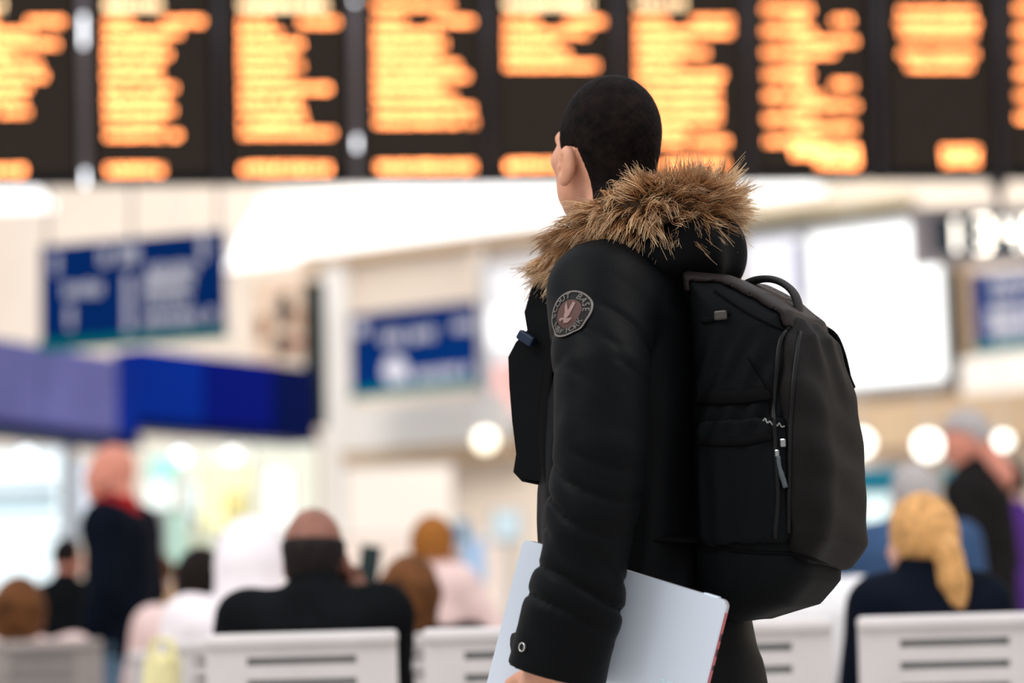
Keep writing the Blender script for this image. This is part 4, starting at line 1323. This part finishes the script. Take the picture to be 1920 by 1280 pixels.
# --- fur trim round the hood opening
loop = [(-.072, .124, 1.487), (-.097, .092, 1.505), (-.126, .030, 1.533), (-.132, -.050, 1.560), (-.098, -.115, 1.572), (-.030, -.142, 1.577), (.050, -.122, 1.588),
        (.098, -.058, 1.606), (.116, .02, 1.606), (.104, .095, 1.568), (.075, .140, 1.51)]
crv = spline(loop, 160)
M_core = mat('fur_base_hide', (.045, .026, .014), .9)
rr_ = [float(np.interp(i / 160, [0, .1, .22, .34, .46, .6, .75, 1], [.028, .033, .037, .040, .033, .032, .034, .02])) for i in range(161)]
Vt, Ft = tube_data(crv, rr_, 12)
core = mesh_obj('fur_trim', Vt, Ft, M_core, man, True)
C = np.array([tuple(c) for c in crv], f32)
Tn = np.gradient(C, axis=0); Tn /= np.linalg.norm(Tn, axis=1)[:, None]
ctr = C.mean(0)
def strands(nclump, per, seed):
    """locks of guard hair: each lock leaves the hide, waves and tapers to a common tip"""
    r = np.random.default_rng(seed)
    def frame(tn, pos):
        out = pos - ctr; out[:, 2] = 0
        out -= tn * (out * tn).sum(1)[:, None]; out /= np.linalg.norm(out, axis=1)[:, None] + 1e-9
        upv = np.cross(tn, out)
        upv *= np.sign(upv[:, 2:3] + 1e-9)
        return out, upv
    def roots(u, v):
        i0 = u.astype(int); fr = (u - i0)[:, None]
        pos = C[i0] * (1 - fr) + C[i0 + 1] * fr
        tn = Tn[i0]
        out, upv = frame(tn, pos)
        rad = out * np.cos(v)[:, None] + upv * np.sin(v)[:, None]
        return pos, tn, out, upv, rad, pos + rad * np.array(rr_, f32)[i0][:, None] * .85
    uc = r.uniform(0, 159.99, nclump); vc_ = r.uniform(0, 2 * np.pi, nclump)
    pos, tn, out, upv, rad, rc = roots(uc, vc_)
    flow = np.clip((pos[:, 1:2] + .06) / .16, -1, 1)                  # front half is combed to the front, rear half to the rear
    near = np.clip(-out[:, 0:1], 0, 1)
    dc = rad * .75 + out * .25 - tn * (.55 * flow + .25) + tn * r.normal(0, .32, (nclump, 1)) + np.array((0, 0, .10), f32) + r.normal(0, .12, (nclump, 3))
    dc /= np.linalg.norm(dc, axis=1)[:, None]
    Lc = r.uniform(.030, .054, nclump) * (1 - .25 * np.clip((pos[:, 1] - .06) / .08, 0, 1))
    rear = np.clip(-out[:, 1:2], 0, 1)
    bc = np.array((0, 0, -.55), f32) * (.5 + .7 * near) * (1 - .85 * rear) + r.normal(0, .30, (nclump, 3)) - tn * .25 * flow
    wave_d = r.normal(0, 1, (nclump, 3)); wave_p = r.uniform(0, 6.28, nclump)
    tone_c = np.clip(r.uniform(0, 1, nclump) + .35 * np.sin(uc * .16 + 1.2 * np.sin(vc_)) - .05, 0, 1)
    K = nclump * per
    ci = np.repeat(np.arange(nclump), per)
    u = np.clip(uc[ci] + r.normal(0, 1.5, K), 0, 159.9); v = vc_[ci] + r.normal(0, .22, K)
    _, _, _, _, _, rs = roots(u, v)
    dl = rs - rc[ci]
    L = (Lc[ci] * r.uniform(.75, 1.15, K))[:, None]
    jit = r.normal(0, .10, (K, 3))
    n = 7
    pts = []
    for k in range(n):
        s = k / (n - 1)
        wv_ = wave_d[ci] * (np.sin(wave_p[ci] + 5.5 * s) - np.sin(wave_p[ci]))[:, None] * .0022
        pts.append(rc[ci] + dl * (1 - .62 * s) + (dc[ci] + jit) * L * s + bc[ci] * L * s * s * .8 + wv_)
    pts = np.stack(pts, 1)
    w = r.uniform(.0007, .0013, K)[:, None]
    d0 = dc[ci]
    side = np.cross(d0, r.normal(0, 1, (K, 3))); side /= np.linalg.norm(side, axis=1)[:, None]
    side2 = np.cross(d0, side)
    V, Cc = [], []
    for k in range(n):
        ww = w * (1 - k / (n - 1) * .8)
        for a in range(3):
            an = 2 * np.pi * a / 3
            V.append(pts[:, k] + (side * np.cos(an) + side2 * np.sin(an)) * ww)
    V = np.stack(V, 1)
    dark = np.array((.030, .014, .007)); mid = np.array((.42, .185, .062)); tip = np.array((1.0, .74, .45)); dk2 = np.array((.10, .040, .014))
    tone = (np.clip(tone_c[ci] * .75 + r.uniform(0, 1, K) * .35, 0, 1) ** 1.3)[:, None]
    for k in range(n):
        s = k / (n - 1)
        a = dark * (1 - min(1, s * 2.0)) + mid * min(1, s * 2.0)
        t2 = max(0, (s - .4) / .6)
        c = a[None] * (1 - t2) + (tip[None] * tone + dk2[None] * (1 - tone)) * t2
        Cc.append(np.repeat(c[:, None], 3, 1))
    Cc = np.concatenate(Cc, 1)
    Cc = np.concatenate([Cc, np.ones(Cc.shape[:2] + (1,))], -1)
    F = []
    for k in range(n - 1):
        for a in range(3):
            b = (a + 1) % 3
            F.append((k * 3 + a, k * 3 + b, k * 3 + 3 + b, k * 3 + 3 + a))
    F = np.array(F)[None] + (np.arange(K) * n * 3)[:, None, None]
    return V.reshape(-1, 3), F.reshape(-1, 4), Cc.reshape(-1, 4)
Vs, Fs, Cs = strands(1500, 16, 4)
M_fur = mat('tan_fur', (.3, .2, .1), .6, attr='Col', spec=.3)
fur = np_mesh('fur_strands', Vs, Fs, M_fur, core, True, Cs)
fur['kind'] = 'stuff'

# --- open front flap of the parka, hanging forward of the chest
flap_px = [(1012, 500), (992, 548), (980, 585), (986, 618), (962, 640), (946, 668), (948, 720), (954, 790), (962, 850), (956, 884), (974, 902), (1004, 908), (1085, 900), (1095, 700), (1095, 560), (1080, 505)]
Vf, Ff = [], []
n = len(flap_px)
XF = -.115
for side, off in ((0, -.011), (1, .011)):
    for i, (a, b) in enumerate(flap_px):
        q = LX(a, b, XF)
        bend = .05 * max(0, (q.y - .12)) / .1          # the free edge turns inwards over the chest
        Vf.append(q + Vector((off + bend * .4, 0, 0)))
bm = bmesh.new()
vs = [bm.verts.new(v) for v in Vf]
bm.faces.new(vs[:n]); bm.faces.new(vs[n:][::-1])
for i in range(n):
    bm.faces.new((vs[i], vs[n + i], vs[n + (i + 1) % n], vs[(i + 1) % n]))
bmesh.ops.recalc_face_normals(bm, faces=bm.faces)
bmesh.ops.bevel(bm, geom=[e for e in bm.edges if len(e.link_faces) == 2 and len(e.link_faces[0].verts) + len(e.link_faces[1].verts) > 12], offset=.006, segments=2, affect='EDGES')
bmesh.ops.triangulate(bm, faces=bm.faces)
bm_obj('front_flap', bm, M_parka, man, False)
# toggle tab on the flap
q = LX(987, 634, XF - .014)
box('toggle_tab', q, (.016, .034, .018), mat('navy_tab', (.012, .022, .045), .35), man, R=Matrix.Rotation(.6, 3, 'X'), bevel=.004)

# --- cuff tab with snap button, and the sleeve patch
bv = l_bvh(parka_o)
def tangent_frame(p, n):
    up = Vector((0, 0, 1)); z = n.normalized()
    x = up.cross(z).normalized(); y = z.cross(x)
    return x, y, z
def drape(bvh, p0, frame, pts, lift):
    """lay flat shapes (x, y in metres) on a curved surface"""
    x, y, z = frame
    out = []
    for a, b in pts:
        o = p0 + x * a + y * b + z * .05
        h, nn, i, dd = bvh.ray_cast(o, -z, .12)
        if h is None:
            h = p0 + x * a + y * b
        out.append(w2l(h + z * lift))
    return out
p0, n0 = look(bv, 1067, 588)
x, y, z = tangent_frame(p0, n0)
tw = math.radians(-12)
fr = (x * math.cos(tw) + y * math.sin(tw), y * math.cos(tw) - x * math.sin(tw), z)
RP = .0425
def ring(r0, r1, n=48):
    V = []; F = []
    for i in range(n):
        a = 2 * math.pi * i / n
        V += [(r0 * math.cos(a), r0 * math.sin(a)), (r1 * math.cos(a), r1 * math.sin(a))]
    for i in range(n):
        j = (i + 1) % n
        F.append((2 * i, 2 * i + 1, 2 * j + 1, 2 * j))
    return V, F
def disc(r, rings=8, n=48):
    V = [(0, 0)]; F = []
    for k in range(1, rings + 1):
        for i in range(n):
            a = 2 * math.pi * i / n
            V.append((r * k / rings * math.cos(a), r * k / rings * math.sin(a)))
    for i in range(n):
        F.append((0, 1 + i, 1 + (i + 1) % n))
    for k in range(rings - 1):
        for i in range(n):
            j = (i + 1) % n
            F.append((1 + k * n + i, 1 + (k + 1) * n + i, 1 + (k + 1) * n + j, 1 + k * n + j))
    return V, F
M_pbase = mat('patch_black', (.010, .009, .008), .8)
M_pring = mat('patch_grey_thread', (.15, .135, .125), .8, bump=.3, bscale=900)
M_pbrown = mat('patch_brown_thread', (.085, .045, .038), .8, bump=.3, bscale=900)
M_ppink = mat('patch_pale_thread', (.26, .165, .15), .8, bump=.3, bscale=900)
V, F = disc(RP)
patch = mesh_obj('sleeve_patch', drape(bv, p0, fr, V, .0022), F, M_pbase, man, True)
V, F = ring(RP * .93, RP); mesh_obj('patch_border', drape(bv, p0, fr, V, .0036), F, M_pring, patch, True)
V, F = disc(RP * .60, 6); mesh_obj('patch_field', drape(bv, p0, fr, V, .0032), F, M_pbrown, patch, True)
# bird with raised wings
bird = [[(-.012, .019), (-.007, .013), (-.001, .004), (.001, .022), (.007, .019), (.007, .006), (.006, -.004), (.002, -.010), (-.006, -.008), (-.006, .000), (-.011, .010)],
        [(-.016, -.013), (-.012, -.016), (-.006, -.012), (-.002, -.018), (.006, -.017), (.012, -.012), (.015, -.007), (.008, -.009), (.002, -.010), (-.004, -.009), (-.012, -.010)]]
V, F = [], []
for pl in bird:
    k = len(V); V += pl; F.append(tuple(range(k, k + len(pl))))
mesh_obj('patch_bird', drape(bv, p0, fr, V, .0046), F, M_ppink, patch)
V, F = [], []
def arc_text(body, start, step, flip=False):
    for i, chh in enumerate(body):
        a = math.radians(start + step * i)
        if chh == ' ':
            continue
        tv, tf = text_mesh(chh, .0155)
        rad = RP * .765
        rot = a - math.pi / 2 if not flip else a + math.pi / 2
        c, s_ = math.cos(rot), math.sin(rot)
        k = len(V)
        for q in tv:
            V.append((rad * math.cos(a) + q.x * c - q.y * s_, rad * math.sin(a) + q.x * s_ + q.y * c))
        F.extend(tuple(j + k for j in f) for f in tf)
arc_text('SCOUT BASE', 192, -19.0)
arc_text('NEW YORK', 225, 16.5, True)
mesh_obj('patch_lettering', drape(bv, p0, fr, V, .0046), F, M_pring, patch)

# cuff tab: a strap end standing off the front edge of the sleeve, and its snap
pts = [LX(1005, 1196, -.372), LX(985, 1200, -.350), LX(968, 1205, -.318), LX(962, 1207, -.300)]
tube('cuff_tab', spline(pts, 12), .018, M_parka, man, 10, .3, up=(-.6, .7, 0))
pb, nb = look(bv, 981, 1213)
x, y, z = tangent_frame(pb, nb)
bm = bmesh.new()
Mx = Matrix((x, y, z)).transposed().to_4x4()
Mx.translation = pb
bmesh.ops.create_cone(bm, cap_ends=True, segments=20, radius1=.0085, radius2=.0075, depth=.004, matrix=Mx)
for v in bm.verts: v.co = w2l(v.co)
snap = bm_obj('snap_button', bm, mat('snap_dark', (.03, .03, .03), .3, .8), man, True)
V, F = tube_data([pb + z * .003 + (x * math.cos(a) + y * math.sin(a)) * .0065 for a in np.linspace(0, 6.2832, 25)], .0012, 6)
mesh_obj('snap_rim', [w2l(v) for v in V], F, mat('snap_bright', (.55, .54, .5), .25, 1.0), snap, True)

# --- trousers and shoes
M_trou = mat('black_trousers', (.010, .010, .011), .8, spec=.03, var=.2, vscale=20)
def trousers(p):
    d = s_ell(p, (0, -.02, .86), (.175, .145, .12))
    for s_ in (-1, 1):
        d = smin(d, s_chain(p, [(s_ * .09, -.015, .84), (s_ * .10, .0, .50), (s_ * .11, -.03, .06)], [.105, .082, .070]), .05)
    return smax(d + .004 * wvA(p) + .002 * wvB(p), .03 - p[..., 2], .01)
sdf_obj('trousers', trousers, (-.25, -.22, .0), (.25, .18, .98), .0125, M_trou, man)
for s_ in (-1, 1):
    cx = s_ * .11
    sdf_obj('shoe', lambda p: np.maximum(smin(s_cone(p, (cx, -.08, .05), (cx + s_ * .015, .14, .035), .046, .040), s_cone(p, (cx, -.03, .08), (cx, -.03, .12), .05, .055), .03), .001 - p[..., 2]),
            (cx - .12, -.2, -.02), (cx + .12, .26, .2), .010, M_shoe, man)

# ------------------------------------------------------------------ laptop under his arm
M_lid = mat('silver_white_lid', (.62, .68, .76), .28, .25, var=.02, vscale=4)
M_base = mat('laptop_base', (.45, .40, .42), .35, .3)
M_edge = mat('laptop_red_edge', (.45, .10, .11), .4)
M_port = mat('laptop_port', (.03, .02, .02), .5)
lap_R = Matrix((e1, Vector((0, 0, 0)), e2)).transposed()
nrm = e1.cross(e2)
if nrm.x > 0: nrm = -nrm                               # lid looks at the camera side
lap_c = lap_tl + e1 * LAP_W / 2 + e2 * LAP_H / 2
t = thing('laptop', 'closed silver white laptop tucked under the man\'s left arm', 'laptop', l2w(lap_c))
def ld(v):
    return rt_ * v[0] + fw_ * v[1] + Vector((0, 0, v[2]))
ex, ey, ez = ld(e1), ld(-e2), ld(nrm)
LR = Matrix((ex, ey, ez)).transposed()
def rounded_slab(name, w, h, z0, z1, r, material, parent):
    V, F = [], []
    out = []
    for cx, cy, a0 in ((w / 2 - r, h / 2 - r, 0), (-w / 2 + r, h / 2 - r, 90), (-w / 2 + r, -h / 2 + r, 180), (w / 2 - r, -h / 2 + r, 270)):
        for k in range(6):
            a = math.radians(a0 + 18 * k)
            out.append((cx + r * math.cos(a), cy + r * math.sin(a)))
    bm = bmesh.new()
    lo = [bm.verts.new(LR @ Vector((a, b, z0))) for a, b in out]
    hi = [bm.verts.new(LR @ Vector((a, b, z1))) for a, b in out]
    bm.faces.new(lo[::-1]); top = bm.faces.new(hi)
    for i in range(len(out)):
        j = (i + 1) % len(out)
        bm.faces.new((lo[i], lo[j], hi[j], hi[i]))
    bmesh.ops.bevel(bm, geom=list(top.edges), offset=.0014, segments=2, affect='EDGES')
    return bm_obj(name, bm, material, parent)
lid = rounded_slab('lid', LAP_W, LAP_H, .001, .008, .011, M_lid, t)
base = rounded_slab('base', LAP_W * .997, LAP_H * .997, -.011, .0, .011, M_base, t)
box('red_edge', LR @ Vector((LAP_W / 2 - .0005, -.005, -.004)), (.003, LAP_H - .03, .0075), M_edge, base, LR)
for k, yy in enumerate((.07, .045, .02, -.02, -.06)):
    box('port', LR @ Vector((LAP_W / 2 + .0003, yy, -.004)), (.0028, (.012, .012, .008, .014, .01)[k], .004), M_port, base, LR)
for yy in (LAP_H / 2 - .012,):
    box('hinge', LR @ Vector((LAP_W / 2 - .03, LAP_H / 2 - .001, -.001)), (.028, .006, .014), M_lid, base, LR, .002)
tv, tf = text_mesh('acer', .030)
q = LX(1266, 1284, LAPX); u = (q - lap_tl)
lx, ly = u.dot(e1) - LAP_W / 2, LAP_H / 2 - u.dot(e2)
mesh_obj('logo', [LR @ Vector((lx + v.x, ly + v.y, .0087)) for v in tv], tf, mat('logo_pale_cyan', (.62, .82, .88), .25), lid)

# ------------------------------------------------------------------ backpack
M_pack = mat('black_pack_nylon', (.0062, .0052, .0048), .55, bump=.25, bscale=600, spec=.08, var=.2, vscale=14)
M_packs = mat('black_pack_side', (.0030, .0036, .0041), .6, bump=.2, bscale=600, spec=.05)
M_web = mat('black_webbing', (.003, .003, .0034), .65, spec=.03)
M_zip = mat('zip_black', (.004, .004, .004), .45, spec=.15)
M_steel = mat('zip_steel', (.28, .28, .28), .3, 1.0)
M_cord = mat('grey_cord', (.07, .08, .085), .6)
pack = thing('backpack', 'large black backpack with top handle and side pocket on the man\'s back', 'backpack', OB, TH)
wp1, wp2 = Waves(41, 15), Waves(42, 42)
main_pl = [(-.128, 1.452), (-.20, 1.442), (-.262, 1.408), (-.302, 1.372), (-.318, 1.30), (-.322, 1.12), (-.318, .965), (-.318, .928), (-.282, .886), (-.190, .862), (-.130, .874)]
pock_pl = [(-.27, 1.362), (-.318, 1.362), (-.340, 1.335), (-.356, 1.24), (-.368, 1.11), (-.358, .99), (-.330, .952), (-.27, .948)]
def pack_main(p):
    d2 = s_poly(p[..., 1:3], main_pl) 
    w = np.interp(p[..., 1], [-.37, -.30, -.13], [.110, .138, .150])
    w = w + .004 * np.sin((p[..., 2] - 1.0) * 12)
    dx = np.abs(p[..., 0]) - w
    d = smax(d2, dx, .075)
    # diagonal drag folds in the side panel, deeper where the strap pulls
    side = np.clip((np.abs(p[..., 0]) - .09) * 20, 0, 1)
    ph = p[..., 1] * 150 + p[..., 2] * 75
    g = np.exp(-((p[..., 2] - 1.275) / .05) ** 2) + np.exp(-((p[..., 2] - 1.185) / .035) ** 2)
    d = d - .0032 * side * g * np.sin(ph)
    v = np.exp(-((p[..., 2] - 1.06) / .10) ** 2)
    d = d - .0010 * side * v * np.sin(p[..., 1] * 190)
    # seam between lid and body, and the bottom panel
    d = d + .004 * np.exp(-((p[..., 2] - (.985 + .10 * (p[..., 1] + .13))) / .0035) ** 2) * side
    return d + .0040 * wp1(p) + .0012 * wp2(p)
def pack_pocket(p):
    d2 = s_poly(p[..., 1:3], pock_pl)
    w = np.interp(p[..., 2], [.94, 1.0, 1.25, 1.37], [.118, .128, .122, .098])
    d = smax(d2, np.abs(p[..., 0]) - w, .06)
    a = np.clip((p[..., 2] - 1.20) * 5, 0, 1)
    d = d - .0050 * np.sin(p[..., 0] * 85 + 14 * p[..., 2]) * a - .0012 * np.sin(p[..., 2] * 70 + 25 * p[..., 0]) * (1 - a)
    return d + .0038 * wp1(p * 1.2) + .0012 * wp2(p)
pm = sdf_obj('main_compartment', pack_main, (-.19, -.40, .84), (.19, -.09, 1.49), .005, M_packs, pack)
pp = sdf_obj('front_pocket', pack_pocket, (-.17, -.41, .91), (.17, -.24, 1.40), .005, M_pack, pack)
# top lid panel, browner cloth over the upper slope
def pack_lid(p):
    d = pack_main(p)
    d = np.abs(d - .0035) - .003
    cutz = np.interp(p[..., 1], [-.33, -.30, -.20, -.12], [1.335, 1.345, 1.405, 1.42])
    d = smax(d, cutz - p[..., 2], .005)
    return smax(d, np.abs(p[..., 0]) - np.interp(p[..., 1], [-.3, -.14], [.105, .125]), .005)
pl_ = sdf_obj('lid_panel', pack_lid, (-.16, -.36, 1.28), (.16, -.09, 1.49), .0045, mat('brown_black_nylon', (.014, .010, .0095), .5, bump=.2, bscale=500, spec=.12, var=.25, vscale=10), pack)
# side pocket with elastic hem
def side_pocket(p):
    d = np.abs(pack_main(p) - .006) - .004 - .0010 * np.sin(p[..., 1] * 150) * np.clip((1.17 - p[..., 2]) * 12, 0, 1)
    d = smax(d, p[..., 0] + .105, .01)
    d = smax(d, s_box(p, (-.12, -.235, 1.09), (.20, .078, .105), .02), .008)
    return d
sp = sdf_obj('side_pocket', side_pocket, (-.20, -.34, .96), (-.08, -.13, 1.22), .0045, M_packs, pack)

bvp = BVHTree.FromPolygons([l2w(v.co) for o in (pm, pp, pl_, sp) for v in o.data.vertices],
        [tuple(i + k for i in f.vertices) for o, k in ((pm, 0), (pp, len(pm.data.vertices)), (pl_, len(pm.data.vertices) + len(pp.data.vertices)), (sp, len(pm.data.vertices) + len(pp.data.vertices) + len(pl_.data.vertices))) for f in o.data.polygons])
def on_pack(path, lift=.002, n=30):
    out = []
    for q in spline([Vector((a, b, 0)) for a, b in path], n):
        p, nn = look(bvp, q.x, q.y)
        if p is None or (w2l(p).y > -.11):
            continue
        out.append(w2l(p + nn.normalized() * lift))
    return out
def strap(name, path, half, lift, material, flat=.22, parent=pack, n=30):
    pts = on_pack(path, lift, n)
    if len(pts) < 3:
        return None
    return tube(name, pts, half, material, parent, 8, flat, up=w2l(OB + Vector((-.3, -1, .2))))
strap('compression_strap', [(1306, 742), (1350, 744), (1400, 742), (1442, 736)], .014, .001, M_web)
strap('compression_strap', [(1306, 824), (1350, 828), (1400, 826), (1446, 816)], .008, .001, M_web)
zp = strap('zipper', [(1478, 612), (1462, 640), (1455, 700), (1450, 770), (1453, 830), (1458, 930), (1452, 1010)], .0045, .0005, M_zip, .8)
strap('zipper', [(1500, 622), (1494, 660), (1487, 720), (1482, 800), (1480, 900), (1478, 1000)], .0045, .0005, M_zip, .8)
strap('seam_piping', [(1340, 545), (1400, 585), (1450, 610), (1478, 620)], .0035, .0, M_web, .8)
strap('seam_piping', [(1405, 670), (1440, 730), (1448, 790)], .0035, .0, M_web, .8)
strap('bottom_seam', [(1312, 1015), (1360, 1028), (1410, 1035), (1455, 1036), (1500, 1040), (1550, 1058)], .0035, .0, M_web, .8)
# zip slider, cord pull
p, nn = look(bvp, 1467, 831)
sl = w2l(p + nn * .004)
box('zip_slider', sl, (.006, .010, .014), M_steel, pack, bevel=.002)
p, nn = look(bvp, 1456, 850)
box('zip_slider', w2l(p + nn * .004), (.005, .008, .012), M_steel, pack, bevel=.002)
tube('zip_cord', on_pack([(1458, 856), (1459, 872), (1464, 892), (1470, 914)], .005, 14), [.0035] * 8 + [.0045] * 7, M_cord, pack, 8)
# small script mark woven on the side
mk = on_pack([(1432, 790), (1436, 786), (1440, 793), (1444, 790), (1448, 796), (1452, 792), (1456, 798), (1460, 793), (1464, 800), (1470, 799)], .002, 50)
tube('woven_mark', mk, .0012, mat('mark_grey', (.22, .22, .21), .5), pack, 5)
# haul handle
hp = [LX(a, b, 0.0) for a, b in ((1384, 560), (1396, 536), (1418, 525), (1444, 523), (1468, 531), (1488, 549), (1497, 575), (1496, 605))]
tube('haul_handle', spline(hp, 28), .0165, mat('handle_web', (.018, .016, .016), .6, bump=.3, bscale=500), pack, 10, .38, up=(0, -.2, 1))
# load-lifter tab by the shoulder
strap('lifter_strap', [(1318, 600), (1340, 596), (1368, 584)], .006, .002, M_web)
p, nn = look(bvp, 1352, 592)
if p is not None:
    box('buckle', w2l(p + nn * .004), (.008, .022, .016), mat('buckle_grey', (.05, .045, .04), .4), pack, bevel=.003)
# far-side strap end peeking past the pocket
q = [LX(a, b, .112) for a, b in ((1545, 616), (1566, 632), (1580, 665), (1590, 705), (1599, 728))]
tube('strap_end', spline(q, 16), [.010] * 12 + [.009] * 5, M_web, pack, 8, .5)
# shoulder straps over the parka
for s_ in (-1, 1):
    raw = spline([(s_ * .085, -.135, 1.40), (s_ * .095, -.09, 1.50), (s_ * .10, .0, 1.52), (s_ * .105, .075, 1.445), (s_ * .115, .125, 1.33), (s_ * .14, .125, 1.18), (s_ * .165, .08, 1.08), (s_ * .165, .0, 1.03), (s_ * .15, -.07, 1.01), (s_ * .10, -.16, 1.0)], 40)
    tb = [v for v in raw]
    tube('shoulder_strap', tb, .022, M_web, pack, 10, .25, up=(s_ * .5, .4, .6))
